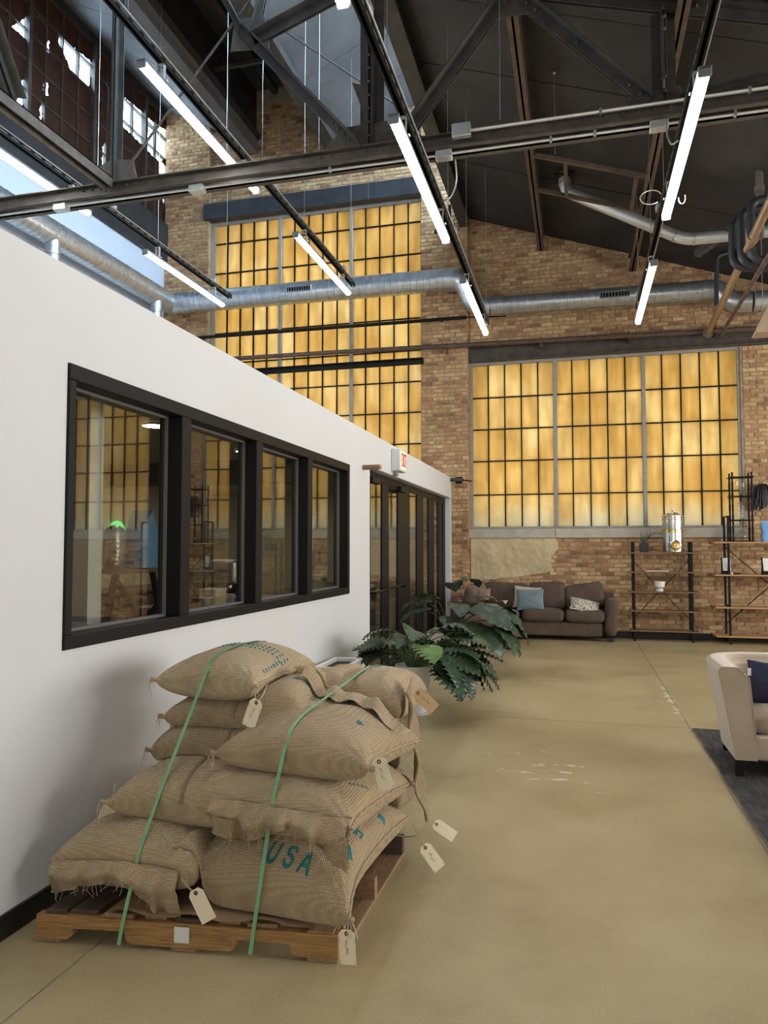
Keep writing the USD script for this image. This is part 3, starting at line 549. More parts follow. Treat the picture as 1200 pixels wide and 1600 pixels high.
# supply cables that loop off the right-hand lights
single('supply_cable', tube(bend([(0.83, 6.9, 5.42), (0.80, 6.75, 5.2), (0.82, 6.6, 5.02), (0.86, 6.5, 5.0)], .15), .008, 6), 'conduit', 'pale cable dropping from the truss conduit box to the rightmost rail', 'cable')
single('supply_cable', tube([(0.74 + .10 * math.cos(k), 7.55, 5.02 + .07 * math.sin(k)) for k in np.linspace(0.3, 5.4, 22)], .006, 6), 'conduit', 'pale cable loop on the left of the nearer rightmost light', 'cable')
single('supply_cable', tube([(1.0 + .03 * math.cos(k), 7.35, 4.89 + .06 * math.sin(k)) for k in np.linspace(-3.2, 0.4, 14)], .007, 6), 'conduit', 'short pale cable hook on the right of the nearer rightmost light', 'cable')
single('supply_cable', tube(bend([(-1.12, 7.02, 5.38), (-1.10, 7.02, 5.15), (-1.2, 7.2, 5.08), (-1.31, 7.3, 5.12)], .12), .009, 6), 'conduit', 'grey cable drooping from the truss junction box to the middle light rail', 'cable')

# ------------------------------------------------------------------ roof truss across the hall
YT = 7.0
tr = thing('roof_truss', 'riveted dark steel roof truss crossing the hall above the lights', 'roof truss', (-2, YT, 5.4))
def tp(x, z, y=YT): return (x, y, z)
ch = cat([bx(-8.2, 5.9, YT - .07, YT - .058, 5.44, 5.58), bx(-8.2, 5.9, YT - .07, YT + .07, 5.57, 5.583) if False else bx(-8.2, 5.9, YT - .13, YT - .058, 5.44, 5.452), bx(-8.2, 5.9, YT - .13, YT - .058, 5.568, 5.58), bx(-8.2, 5.9, YT + .058, YT + .13, 5.44, 5.452), bx(-8.2, 5.9, YT + .058, YT + .07, 5.44, 5.58)])
part(tr, 'bottom_chord', ch, 'dark_steel_warm', smooth=False)
part(tr, 'top_chord', angle_pair(tp(-2.0, 7.40), tp(5.9, 4.98), .1, .012, .03), 'dark_steel', smooth=False)
part(tr, 'post', angle_pair(tp(-1.98, 5.55), tp(-1.98, 9.6), .11, .012, .03, (0, 1, 0)), 'dark_steel', smooth=False)
part(tr, 'post', angle_pair(tp(.82, 5.55), tp(.82, 6.50), .09, .012, .03, (0, 1, 0)), 'dark_steel', smooth=False)
part(tr, 'post', angle_pair(tp(-4.96, 5.55), tp(-4.96, 9.3), .07, .01, .02, (0, 1, 0)), 'dark_steel', smooth=False)
part(tr, 'post', angle_pair(tp(3.2, 5.55), tp(3.2, 5.85), .07, .01, .02, (0, 1, 0)), 'dark_steel', smooth=False)
dg = [((-1.66, 5.60), (-.62, 6.92), .10), ((-.47, 6.86), (.68, 5.66), .10), ((-2.12, 5.62), (-3.42, 7.10), .10), ((-3.27, 6.95), (-2.30, 7.28), .10), ((-3.27, 6.98), (-3.02, 8.1), .07), ((-4.9, 5.66), (-3.3, 7.46), None), ((.95, 5.62), (3.1, 5.9), .08), ((.82, 6.85), (1.75, 6.35), .06), ((-3.42, 7.1), (-4.4, 9.0), .07), ((-2.30, 7.28), (-1.98, 7.4), .1)]
for a, b, w in dg:
    if w is None: part(tr, 'tie_rod', tube([tp(*a), tp(*b)], .014, 8), 'dark_steel_warm')
    else: part(tr, 'diagonal', angle_pair(tp(*a), tp(*b), w, .011, .03), 'dark_steel', smooth=False)
for pts in ([(-2.55, 5.58), (-1.35, 5.58), (-1.72, 5.86), (-2.25, 5.86), (-2.42, 5.72)], [(.45, 5.58), (1.05, 5.58), (.95, 5.78), (.55, 5.76)], [(-5.25, 5.56), (-4.65, 5.56), (-4.72, 5.86), (-5.0, 5.9), (-5.2, 5.82)], [(-.78, 6.72), (-.35, 6.72), (-.3, 6.92), (-.8, 6.98)], [(-2.1, 6.1), (-2.0, 5.8), (-2.0, 6.25), (-2.18, 6.32)], [(-3.55, 6.9), (-3.1, 6.85), (-3.15, 7.2), (-3.5, 7.25)]):
    part(tr, 'gusset_plate', extr(Polygon(pts), .014, XZ(YT - .007)), 'dark_steel_warm', smooth=False)
rv = []
def rivet(x, z, y=YT - .07, r=.016):
    return xf(trimesh.creation.icosphere(1, r), t=(x, y, z))
for x in np.arange(-2.5, -1.3, .12): rv.append(rivet(x, 5.545, YT - .074)); 
for x in np.arange(-5.3, -4.6, .11): rv.append(rivet(x, 5.545, YT - .074))
for x in np.arange(.3, 1.2, .14): rv.append(rivet(x, 5.545, YT - .074))
for t in np.linspace(0.06, .2, 4): rv.append(rivet(-2.12 - 1.3 * t, 5.62 + 1.48 * t, YT - .03))
for z in np.arange(5.7, 7.4, .14): rv.append(rivet(-1.98, z, YT - .075, .013))
for t in (.05, .12, .45, .86, .94): rv.append(rivet(-.47 + 1.15 * t, 6.86 - 1.2 * t, YT - .04, .02))
for z in (5.72, 5.85, 6.3, 6.42, 6.5): rv.append(rivet(.82, z, YT - .06, .02))
for x in np.arange(-1.7, 5.6, .7): rv.append(rivet(x, 7.40 - (x + 2) * .306 + .03, YT - .035, .018))
part(tr, 'rivet', cat(rv), 'dark_steel_warm', kind='stuff')
# longitudinal brace beam and rods on the left
single('brace_beam', cat([bx(-5.02, -4.88, YF, YT - .14, 5.60, 5.612), bx(-5.02, -5.008, YF, YT - .14, 5.50, 5.612), bx(-4.892, -4.88, YF, YT - .14, 5.50, 5.612), bx(-4.955, -4.945, YF, YT - .14, 5.46, 5.60)]), 'dark_steel_warm', 'dark steel beam running from the left end of the truss towards the camera', 'beam', smooth=False)
single('brace_beam', cat([angle_pair((-5.6, 6.2, 6.2), (-4.9, 4.2, 7.45), .1, .012, .03)]), 'dark_steel', 'dark steel diagonal brace in the top left corner under the clerestory', 'beam', smooth=False)
single('brace_beam', angle_pair((-6.2, 4.9, 6.3), (-5.5, 6.4, 7.6), .12, .012, .03), 'dark_steel', 'broad dark steel brace cutting the top left corner of the photo', 'beam', smooth=False)
for (a, b, lab) in (((-3.95, 8.6, 8.55), (-1.95, 10.2, 7.6), 'thin steel rod slanting below the grey raised roof deck'), ((-2.0, 11.6, 8.4), (-1.55, 12.6, 7.7), 'short thin rod before the brick at the roof edge')):
    single('sway_rod', tube([a, b], .014, 6), 'dark_steel', lab, 'rod')
for (x, y, z0, lab) in ((-4.2, 8.2, 6.2, 'long hanger wire left of the truss gusset'), (-2.75, 9.6, 6.4, 'hanger wire hooked in the grey raised deck'), (-3.3, 9.1, 6.5, 'long hanger wire with a hook end in the grey deck'), (-.62, 6.4, 5.35, 'long hanger wire passing right of the bright strip light'), (-.2, 8.6, 6.15, 'hanger wire below the right-hand roof deck')):
    zt = float(roof_z(x)); 
    w_ = thing('hanger_wire', lab, 'wire', (x, y, z0))
    part(w_, 'wire', tube([(x, y, z0), (x, y, zt)], .004, 5), 'galvanised'); part(w_, 'hook', xf(trimesh.creation.icosphere(1, .02), t=(x, y, zt - .02)), 'galvanised_bright')
# small steel frame by the far end of the left-hand eaves girder
q = thing('bracket_frame', 'small dark steel bracket under the end of the eaves girder', 'bracket', (-2.1, 12.5, 7.1))
part(q, 'post', bar((-2.1, 12.5, 7.0), (-2.1, 12.5, 7.55), .05, .05, (0, 1, 0)), 'dark_steel', smooth=False)
part(q, 'brace', bar((-2.32, 12.3, 7.0), (-2.12, 12.5, 7.45), .05, .05, (0, 1, 0)), 'dark_steel', smooth=False)
# conduits along the truss, with their boxes
c_ = thing('truss_conduit', 'pale electrical conduit clipped along the front of the truss chord', 'conduit', (1, YT - .16, 5.5))
part(c_, 'conduit', tube([(-.95, YT - .15, 5.555), (5.8, YT - .15, 5.555)], .017, 8), 'conduit')
part(c_, 'junction_box', cbx(-1.12, -.94, YT - .20, YT - .134, 5.49, 5.62, .006), 'galvanised_bright', smooth=False)
for x in (.25, 1.5, 2.6): part(c_, 'strap_clip', bx(x - .012, x + .012, YT - .17, YT - .132, 5.53, 5.58), 'galvanised', smooth=False)
c_ = thing('truss_conduit', 'pale electrical conduit hung beneath the truss chord', 'conduit', (-1, YT - .05, 5.38))
part(c_, 'conduit', tube([(-7.5, YT - .05, 5.415), (-1.25, YT - .05, 5.405), (-1.18, YT - .05, 5.41), (5.8, YT - .05, 5.41)], .013, 8), 'conduit')
for x in (-5.6, -3.9, -1.22, .76): part(c_, 'junction_box', cbx(x - .08, x + .08, YT - .10, YT + .0, 5.36, 5.438, .006), 'galvanised_bright', smooth=False)
for x in (-2.4, -.2, .2, 1.4): part(c_, 'strap_clip', bx(x - .012, x + .012, YT - .07, YT - .03, 5.39, 5.44), 'galvanised', smooth=False)
# welded frame hanging between the purlins
q = thing('angle_iron_bracing', 'rusty welded angle frame fixed between the two purlins', 'bracing', (.2, 10.4, 7.0))
zq = lambda x, d=.36: 7.05 - .34 * x - d
for y in (9.9, 10.9): part(q, 'rail', bar((-.5, y, zq(-.5)), (.92, y, zq(.92)), .05, .05), 'rusty_steel', smooth=False)
for x in (-.1, .8): part(q, 'cross_bar', bar((x, 9.9, zq(x)), (x, 10.9, zq(x)), .05, .05), 'rusty_steel', smooth=False)

# ------------------------------------------------------------------ ducts
def spiral_duct(t, a, b, r, name='duct_run', mat_='galvanised', pitch=.12, seam=True):
    a, b = np.array(a, float), np.array(b, float); L = np.linalg.norm(b - a); n = max(3, int(L / pitch))
    part(t, name, tube([a + (b - a) * k for k in np.linspace(0, 1, 3)], r, 32), mat_, smooth=40)
    d = (b - a) / L; u = np.cross(d, (0, 0, 1.0)); u /= np.linalg.norm(u); w = np.cross(u, d)
    k = np.linspace(0, 2 * np.pi * n, n * 24); p = a + np.outer(k / (2 * np.pi * n) * L, d) + (r + .001) * (np.outer(np.cos(k), u) + np.outer(np.sin(k), w))
    part(t, 'spiral_seam', tube(p, .0045, 4, caps=False), 'galvanised_seam', smooth=True)

t = thing('spiral_duct', 'fat galvanised spiral duct crossing the tall amber window and brick pier', 'duct', (-5, 13.1, 6.2))
spiral_duct(t, (-7.62, 13.05, 6.47), (-2.28, 13.05, 6.44), .205)
part(t, 'elbow', tube(bend([(-2.28, 13.05, 6.44), (-1.95, 13.05, 6.42), (-1.75, 13.05, 5.92), (-1.45, 13.05, 5.88)], .3, 8), np.interp(np.linspace(0, 1, 18), [0, .3, 1], [.207, .207, .172]), 32), 'galvanised', smooth=40)
spiral_duct(t, (-1.45, 13.05, 5.88), (2.05, 13.05, 5.84), .17)
part(t, 'elbow', tube(bend([(2.05, 13.05, 5.84), (2.3, 13.05, 5.84), (2.5, 13.0, 5.58), (2.8, 12.95, 5.56)], .25, 8), .175, 32), 'galvanised', smooth=40)
spiral_duct(t, (2.8, 12.95, 5.56), (5.8, 12.95, 5.55), .17)
for x, z, r in ((-5.05, 6.455, .205), (.66, 5.855, .17)):
    c0 = z; part(t, 'register', cat([bx(x - .25, x + .25, 13.05 - r - .02, 13.05 - r + .05, c0 - .055, c0 - .04), bx(x - .25, x + .25, 13.05 - r - .02, 13.05 - r + .05, c0 + .04, c0 + .055), bx(x - .25, x - .235, 13.05 - r - .02, 13.05 - r + .05, c0 - .04, c0 + .04), bx(x + .235, x + .25, 13.05 - r - .02, 13.05 - r + .05, c0 - .04, c0 + .04)]), 'galvanised', smooth=False)
    part(t, 'grille', cat([bx(x - .235, x + .235, 13.05 - r - .004, 13.05 - r + .03, c0 - .04, c0 + .04)]), 'black_metal', smooth=False)
    for k in np.arange(-.2, .21, .05): part(t, 'louver', bx(x + k - .006, x + k + .006, 13.05 - r - .014, 13.05 - r - .004, c0 - .04, c0 + .04), 'galvanised_seam', smooth=False)
for x in (-4.2, 0.9): part(t, 'hanger_strap', tube([(x, 13.05 + .21 * math.cos(a), (6.455 if x < -2 else 5.855) + .215 * math.sin(a)) for a in np.linspace(0, 2 * math.pi, 20)], .006, 5), 'galvanised_seam')
t = thing('spiral_duct', 'galvanised spiral duct along the white outer wall above the partition', 'duct', (-7.9, 8, 6.2))
spiral_duct(t, (-7.88, YF + .02, 6.45), (-7.88, 12.7, 6.47), .2)
part(t, 'elbow', tube(bend([(-7.88, 12.7, 6.47), (-7.88, 13.04, 6.47), (-7.62, 13.05, 6.47)], .25, 9), .207, 28), 'galvanised', smooth=40)
for y in (9.55, 12.45, 6.5):
    part(t, 'drop', tube([(-7.84, y, 6.33), (-7.84, y, 4.5)], .11, 20), 'galvanised', smooth=40)
    for z in (6.1, 5.95, 5.8): part(t, 'seam_ring', tube([(-7.84 + .112 * math.cos(a), y + .112 * math.sin(a), z) for a in np.linspace(0, 2 * math.pi, 20)], .005, 4), 'galvanised_seam')
t = thing('flue_pipe', 'silver flue pipe bending down from the dark roof deck towards the right', 'flue pipe', (.6, 11, 5.8))
fp = bend([(-.13, 11, 7.12), (-.12, 11, 6.85), (1.52, 11, 5.93), (2.25, 11, 5.93), (4.5, 11, 5.95)], .16, 7)
part(t, 'pipe', tube(fp, .085, 20), 'galvanised_bright', smooth=40)
for k in (0.02, .08): part(t, 'collar', tube([fp[0] + (fp[1] - fp[0]) * k * 3, fp[0] + (fp[1] - fp[0]) * (k * 3 + .25)], .1, 20), 'galvanised')
for c in (1, 5, 8, 13): part(t, 'joint_ring', tube([fp[c], fp[c] + (fp[c + 1] - fp[c]) / np.linalg.norm(fp[c + 1] - fp[c]) * .03], .092, 20), 'galvanised')
part(t, 'roof_flange', cbx(-.28, .02, 10.85, 11.15, 7.03, 7.06, .004), 'black_metal', smooth=False)
# ------------------------------------------------------------------ pipework in the right-hand corner
mat('copper_dull', (0.42, 0.30, 0.19), 0.4, 0.5, c2=(0.30, 0.20, 0.13), scale=12)
mat('insulation', (0.022, 0.023, 0.027), 0.55)
mat('grey_pipe', (0.13, 0.11, 0.10), 0.5, 0.2, c2=(0.20, 0.17, 0.14), scale=10)
t = thing('process_pipe', 'thick dull brass-coloured pipe slanting down to the brick wall at right', 'pipe', (2.2, 11, 5.2))
part(t, 'pipe', tube([(2.03, 8.2, 5.28), (2.17, 13.25, 5.18)], .05, 16), 'copper_dull')
for y in (9.4, 12.2): part(t, 'coupling', tube([(2.03 + .14 * (y - 8.2) / 5.05, y, 5.255), (2.033 + .14 * (y - 8.2) / 5.05, y + .12, 5.253)], .068, 16), 'copper_dull')
part(t, 'flange', tube([(2.165, 13.2, 5.182), (2.168, 13.26, 5.181)], .085, 18), 'grey_pipe')
t = thing('process_pipe', 'thin rusty pipe running just below the thick brass-coloured one', 'pipe', (2.3, 11, 4.9))
part(t, 'pipe', tube([(2.13, 8.4, 4.88), (2.36, 13.2, 5.12)], .028, 12), 'rusty_steel')
t = thing('riser_pipe', 'grey vertical riser pipe at the right edge, elbow at its top', 'pipe', (2.26, 10, 5.6))
part(t, 'pipe', tube(bend([(2.27, 10, 5.45), (2.28, 10, 6.62), (2.5, 10, 6.72), (4.2, 10, 6.1)], .12), .045, 14), 'grey_pipe')
for z in (5.75, 6.05): part(t, 'coupling', tube([(2.275, 10, z), (2.275, 10, z + .08)], .06, 14), 'grey_pipe')
t = thing('riser_pipe', 'dark thin vertical pipe in front of the duct elbow', 'pipe', (2.2, 12.6, 5.3))
part(t, 'pipe', tube(bend([(2.19, 12.6, 5.3), (2.22, 12.6, 6.25), (2.5, 12.6, 6.3), (3.5, 12.6, 6.3)], .08), .035, 12), 'insulation')
for k, (x, y, w) in enumerate(((1.95, 10.0, 0), (2.02, 9.85, .05), (2.10, 9.7, .1))):
    single('insulated_pipe', tube(bend([(3.4, y, 5.72 + w), (x, y, 5.72 + w), (x, y, 5.12 - w * .4), (x + .35, y, 5.06 - w * .4), (3.4, y, 5.06 - w * .4)], .14), .05, 14), 'insulation', ('outermost', 'middle', 'innermost')[k] + ' of the black insulated pipes bent in a U at right', 'pipe')
single('roof_brace', bar((1.75, 11.5, 5.9), (2.6, 10.2, 6.1), .1, .1), 'dark_steel', 'dark brace behind the U-bent insulated pipes', 'brace', smooth=False)
for (x, y, a, b) in ((2.36, 10.35, 4.6, 6.24), (2.70, 12.3, 4.75, 6.12)):
    single('hanger_wire', tube([(x, y, a), (x, y, b)], .005, 5), 'galvanised', 'thin hanger wire by the right-hand ' + ('insulated pipes' if y < 11 else 'duct elbow'), 'wire')
mat('tan_panel', (0.40, 0.30, 0.19), 0.7)
single('soffit_panel', flipfix(extr(Polygon([(2.33, 4.42), (2.62, 5.02), (4.2, 5.02), (4.2, 4.42)]), .3, XZ(10.6))), 'tan_panel', 'tan hanging panel with a slanted edge at the right edge of the photo', 'panel', smooth=False)
# fittings on the partition
t = thing('exit_sign', 'small white EXIT sign with red letters on the partition top', 'exit sign', (XP, 8.95, 2.5))
part(t, 'housing', cbx(XP + .001, XP + .115, 8.86, 9.20, 2.52, 2.80, .008), 'white_paint', smooth=False)
emit('sign_face', (1.0, 0.86, 0.62), 1.0); mat('exit_red', (0.60, 0.04, 0.015), 0.6)
part(t, 'face', bx(XP + .115, XP + .119, 8.89, 9.17, 2.545, 2.775), 'sign_face', smooth=False)
v, f = arr(meshkit.text_mesh('EXIT', .13, .004, False)); w_ = np.ptp(v[:, 0]); v = v - [v[:, 0].mean(), v[:, 1].mean(), 0]
v = np.stack([XP + .119 + v[:, 2], 9.03 + v[:, 0] * (.24 / w_), 2.66 + v[:, 1] * 1.25], 1)
part(t, 'lettering', (v, f), 'exit_red', smooth=False)
part(t, 'bracket', bx(XP + .001, XP + .05, 8.95, 9.05, 2.47, 2.519), 'grey_frame', smooth=False)
mat('brown_wood', (0.20, 0.115, 0.05), 0.5); mat('brass', (0.70, 0.50, 0.18), 0.3, 0.8)
t = thing('peg', 'brown round wall peg with a brass end, above the storefront', 'wall peg', (XP, 7.5, 2.4))
part(t, 'shaft', tube([(XP + .001, 7.62, 2.43), (XP + .19, 7.62, 2.43)], .027, 16), 'brown_wood')
part(t, 'end_cap', tube([(XP + .19, 7.62, 2.43), (XP + .205, 7.62, 2.43)], .024, 16), 'brass')
t = thing('camera_device', 'small dark security device on the pier beside the partition top', 'security camera', (-2.1, 13.3, 2.78))
part(t, 'body', tube([(-2.22, 13.28, 2.80), (-2.0, 13.2, 2.79)], .035, 12), 'dark_steel'); part(t, 'arm', cat([tube([(-2.1, 13.25, 2.8), (-2.1, 13.39, 2.8)], .015, 8), cbx(-2.16, -2.04, 13.37, 13.388, 2.74, 2.86, .004)]), 'black_metal'); part(t, 'cable', tube(bend([(-2.0, 13.2, 2.79), (-1.92, 13.25, 2.77), (-1.86, 13.36, 2.78)], .05), .012, 6), 'black_metal')

# ------------------------------------------------------------------ the pallet of coffee sacks
PF = np.array([-2.10, 2.55, 0.0]); PU = np.array([0.992, 0.125, 0]); PV = np.array([0.015, 1.0, 0])
def pm(m):
    v, f = arr(m); return PF + v[:, :1] * PU + v[:, 1:2] * PV + v[:, 2:] * np.array([0, 0, 1.0]), f
pal = thing('wooden_pallet', 'worn wooden shipping pallet under the pile of burlap sacks', 'pallet', PF)
prof_ = [(0, .016), (.13, .016), (.15, .03), (.155, .06), (.37, .062), (.375, .03), (.40, .016), (.80, .016), (.815, .03), (.825, .062), (1.03, .06), (1.04, .03), (1.055, .016), (1.22, .016), (1.22, .105), (0, .105)]
for k, v0 in enumerate((0, .49, .98)):
    part(pal, 'stringer', pm(extr(Polygon(prof_), .04, XZ(v0))), ('pallet_fresh', 'pallet_worn', 'pallet_dark')[k], smooth=False, label='pale sawn front stringer with two fork notches' if k == 0 else None)
for k, (a, b) in enumerate(((.03, .115), (.135, .245), (.275, .40), (.44, .53), (.57, .70), (.74, .83), (.86, .98))):
    part(pal, 'deck_board', pm(cbx(a, b, .012 + .01 * (k % 2), 1.02, .105, .122, .003)), ('pallet_dark', 'pallet_dark', 'pallet_worn', 'pallet_worn', 'pallet_dark', 'pallet_worn', 'pallet_worn')[k], smooth=False)
for a, b in ((0, .1), (.56, .66), (1.10, 1.22)):
    part(pal, 'bottom_board', pm(cbx(a, b, 0, 1.03, 0, .0155, .003)), 'pallet_worn', smooth=False)
part(pal, 'splinter', pm(cat([cbx(1.10, 1.2, .0, .10, .1055, .114, .002), cbx(1.14, 1.21, .03, .2, .1055, .111, .002)])), 'pallet_worn', smooth=False, label='stub of a broken deck board')
part(pal, 'sticker', pm(bx(.575, .635, -.0015, -.0003, .035, .095)), 'sticker', smooth=False, label='small white paper sticker')
r = np.random.default_rng(4); mk = [bx(.642, .646, -.001, -.0002, z, z + .006) for z in (.045, .06, .075)]
part(pal, 'grade_mark', pm(cat(mk)), 'ink', smooth=False)
# kraft paper under the sacks
gu, gv = np.meshgrid(np.linspace(.30, 1.12, 40), np.linspace(.004, .95, 26), indexing='ij')
gz = .127 + .012 * meshkit.fbm(np.stack([gu * 5, gv * 5, 0 * gu], -1), 3, 2) - np.clip(-gv - .0, 0, 1) * .4 - .25 * np.clip(gu - 1.08, 0, 1) + .012 * np.sin(gu * 22) * np.clip(.06 - gv, 0, .06) / .06
gz = np.maximum(gz, .1245)
K = PF + gu[..., None] * PU + gv[..., None] * PV + gz[..., None] * np.array([0, 0, 1.0])
single('paper_sheet', shell(K, .0015), 'kraft_paper', 'crinkled brown kraft paper between the pallet and the bottom sacks', 'paper sheet', smooth=True)

# height of what lies on the pallet so far, for each next sack to settle on
GX, GY, GS = -2.6, 2.2, .01
HX, HY = np.arange(GX, -.2, GS), np.arange(GY, 4.6, GS)
Smap = np.full((len(HX), len(HY)), 0.0)
ux = (HX[:, None] - PF[0] - (HY[None] - PF[1]) * .015) / .992; uy = HY[None] - PF[1] - ux * .125
Smap[(ux > 0) & (ux < 1.22) & (uy > -.02) & (uy < 1.03)] = .142
def hsample(x, y):
    i = np.clip((x - GX) / GS, 0, len(HX) - 2); j = np.clip((y - GY) / GS, 0, len(HY) - 2)
    a, b = i.astype(int), j.astype(int); p, q = i - a, j - b
    return (1 - p) * (1 - q) * Smap[a, b] + p * (1 - q) * Smap[a + 1, b] + (1 - p) * q * Smap[a, b + 1] + p * q * Smap[a + 1, b + 1]
SACK = {}
def sack(key, cx, cy, z0, a, b, h, yaw, label, m='burlap', seed=0, droop=None, fill=2.6, lean=0.0, seam=True, tips=(1,)):
    global Smap
    n, k = 61, 73
    s, t = np.meshgrid(np.sin(np.linspace(-1, 1, n) * np.pi / 2), np.sin(np.linspace(-1, 1, k) * np.pi / 2), indexing='ij')
    ps, pt = (1 - np.abs(s) ** fill) ** .44, (1 - np.abs(t) ** 3.6) ** .40
    prof = ps * pt
    x = a * s * (.90 + .10 * np.abs(t) ** 3); y = b * t * (.95 + .05 * np.abs(s) ** 3)
    c, d = math.cos(math.radians(yaw)), math.sin(math.radians(yaw))
    X, Y = cx + c * x - d * y, cy + d * x + c * y
    zm = z0 + h * .46 + lean * s + (droop(s, t) if droop else 0)
    nz = meshkit.fbm(np.stack([X * 7, Y * 7, np.full_like(X, seed * 3.1)], -1), 4, seed) - .5
    fold = 0
    for q0, q1 in ((-1, -1), (1, -1), (1, 1), (-1, 1)):
        dx_, dy_ = (x - q0 * a), (y - q1 * b); rr = np.hypot(dx_, dy_)
        fold = fold + np.sin(np.arctan2(dy_, dx_) * 17 + seed) * np.exp(-rr / .10) * .007
    top = zm + h * .54 * prof * (1 + .16 * nz) + (fold + .012 * nz) * np.minimum(prof * 3, 1)
    bot = zm - h * .46 * prof ** .7 + .5 * fold * np.minimum(prof * 3, 1)
    S = hsample(X, Y) + .004
    S = np.maximum(S, gaussian_filter(S, 2.5))
    edge = prof < 1e-6
    b2 = np.maximum(bot, S); t2 = np.maximum(top, b2 + np.minimum(.02, prof * .12))
    b2[edge] = t2[edge] = np.maximum(zm, S)[edge]
    lift = gaussian_filter(np.maximum(S - bot, 0) * (prof > .05), 4) * .35          # contents pushed up where something lies underneath
    t2 = np.where(edge, t2, t2 + lift * np.minimum(prof, 1) * .5)
    V = np.vstack([np.stack([X, Y, t2], -1).reshape(-1, 3), np.stack([X, Y, b2], -1).reshape(-1, 3)])
    f = grid_faces(n, k); tm = trimesh.Trimesh(V, np.vstack([f, f[:, ::-1] + n * k]), process=False)
    tm.merge_vertices(digits_vertex=5); 
    if tm.volume < 0: tm.invert()
    gx, gy = np.meshgrid(HX, HY, indexing='ij')
    H = griddata(np.stack([X.ravel(), Y.ravel()], 1), t2.ravel(), (gx, gy), 'linear', fill_value=0)
    Smap = np.maximum(Smap, H)
    th = thing('coffee_sack', label, 'sack', (cx, cy, float(V[:, 2].min())), group='stacked burlap coffee sacks')
    part(th, 'cloth', tm, m, smooth=True)
    E = np.stack([X, Y, t2], -1)
    if seam:
        e = E[-1, 4:-4:2] + np.array([.002, 0, 0]); w = np.sin(np.arange(len(e)) * 1.7) * .0022
        part(th, 'stitched_seam', tube(e + np.stack([w * 0, w, w], 1), .0075 + .0015 * np.sin(np.arange(len(e)) * 2.3), 7), 'stitch_cord', smooth=True)
    rr = np.random.default_rng(seed + 50); tw = []
    for q in tips:
        p0 = E[0, 0] if q == 1 else E[-1, 0] if q == 2 else E[-1, -1]
        sg = -1 if q == 1 else 1
        ear = np.array([p0 + np.array([sg * -.05, .045, 0]), p0 + np.array([sg * -.02, .02, .004]), p0, p0 + np.array([sg * .02, -.012, .006])])
        part(th, 'tied_corner', tube(ear, [.028, .016, .009, .012], 10), m, smooth=True)
        for j in range(5):
            e0 = p0 + rr.normal(0, .006, 3); tw.append(tube(bend([e0, e0 + [sg * rr.uniform(.0, .03), -.015, rr.uniform(-.01, .02)], e0 + [sg * rr.uniform(-.01, .04), -.02, -rr.uniform(.02, .08)]], .03, 4), .0013, 4))
    if tw: part(th, 'frayed_twine', cat(tw), 'twine', kind='stuff', smooth=True)
    SACK[key] = (th, tm, E)
    return th
def down(key, x, y):
    """height of a sack's top at the points"""
    tm = SACK[key][1]; x, y = np.broadcast_arrays(np.asarray(x, float), np.asarray(y, float)); o = np.stack([x.ravel(), y.ravel(), np.full(x.size, 3.0)], 1)
    loc, ri, _ = tm.ray.intersects_location(o, np.tile([0, 0, -1.0], (len(o), 1)), multiple_hits=True)
    z = np.full(x.size, np.nan)
    for p, i in zip(loc, ri):
        if not z[i] >= p[2]: z[i] = p[2]
    return z.reshape(x.shape)
def front(key, x, z):
    tm = SACK[key][1]; x, z = np.broadcast_arrays(np.asarray(x, float), np.asarray(z, float)); o = np.stack([x.ravel(), np.full(x.size, 1.5), z.ravel()], 1)
    loc, ri, _ = tm.ray.intersects_location(o, np.tile([0, 1.0, 0], (len(o), 1)), multiple_hits=True)
    y = np.full(x.size, np.nan)
    for p, i in zip(loc, ri):
        if not y[i] <= p[1]: y[i] = p[1]
    return y.reshape(x.shape)
d_r = lambda k: (lambda s, t: -k * np.clip(s - .2, 0, 1) ** 1.5 * np.clip(t + .7, 0, 2))
sack('S1', -1.80, 3.05, .142, .32, .42, .31, 3, 'bottom front sack at left on the pallet, its open mouth ruffled along the front', seed=1, fill=2.3, seam=False, tips=())
sack('S2', -1.18, 3.09, .142, .365, .41, .30, -3, 'bottom front sack at right on the pallet, stencilled in teal letters', seed=2, fill=2.0, droop=lambda s, t: -.09 * np.clip(-t, 0, 1) ** 3, tips=(1, 2))
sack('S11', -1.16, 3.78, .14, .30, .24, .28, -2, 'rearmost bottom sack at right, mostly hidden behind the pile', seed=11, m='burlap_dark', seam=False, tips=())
sack('S3', -1.625, 3.13, .375, .325, .37, .24, 4, 'second layer sack at left with a dark woven stripe and a tied corner', seed=3, m='burlap', fill=2.8, lean=-.01)
sack('S4', -1.16, 3.14, .375, .34, .39, .25, -4, 'second layer sack at right, its ruffled mouth hanging over the teal lettering', seed=4, droop=d_r(.05), tips=(3,))
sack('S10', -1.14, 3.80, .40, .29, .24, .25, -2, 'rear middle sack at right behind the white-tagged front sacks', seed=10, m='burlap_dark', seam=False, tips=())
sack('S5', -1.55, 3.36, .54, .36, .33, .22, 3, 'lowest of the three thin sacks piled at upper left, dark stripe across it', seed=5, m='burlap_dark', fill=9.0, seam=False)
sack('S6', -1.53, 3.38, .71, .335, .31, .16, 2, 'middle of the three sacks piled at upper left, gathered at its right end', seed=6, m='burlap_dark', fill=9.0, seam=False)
sack('S8', -1.125, 3.22, .58, .345, .37, .245, -4, 'third layer sack at right with teal marks and a white tag on its corner', seed=8, fill=2.3, droop=d_r(.06), tips=(1, 2))
Sm8 = Smap.copy()
sack('S9', -1.115, 3.77, .66, .29, .26, .27, -2, 'top rear sack at right, dented by the green strap', seed=9, m='burlap_pale', fill=5.0, droop=lambda s, t: -.03 * np.exp(-(s + .05) ** 2 / .02), seam=False, tips=())
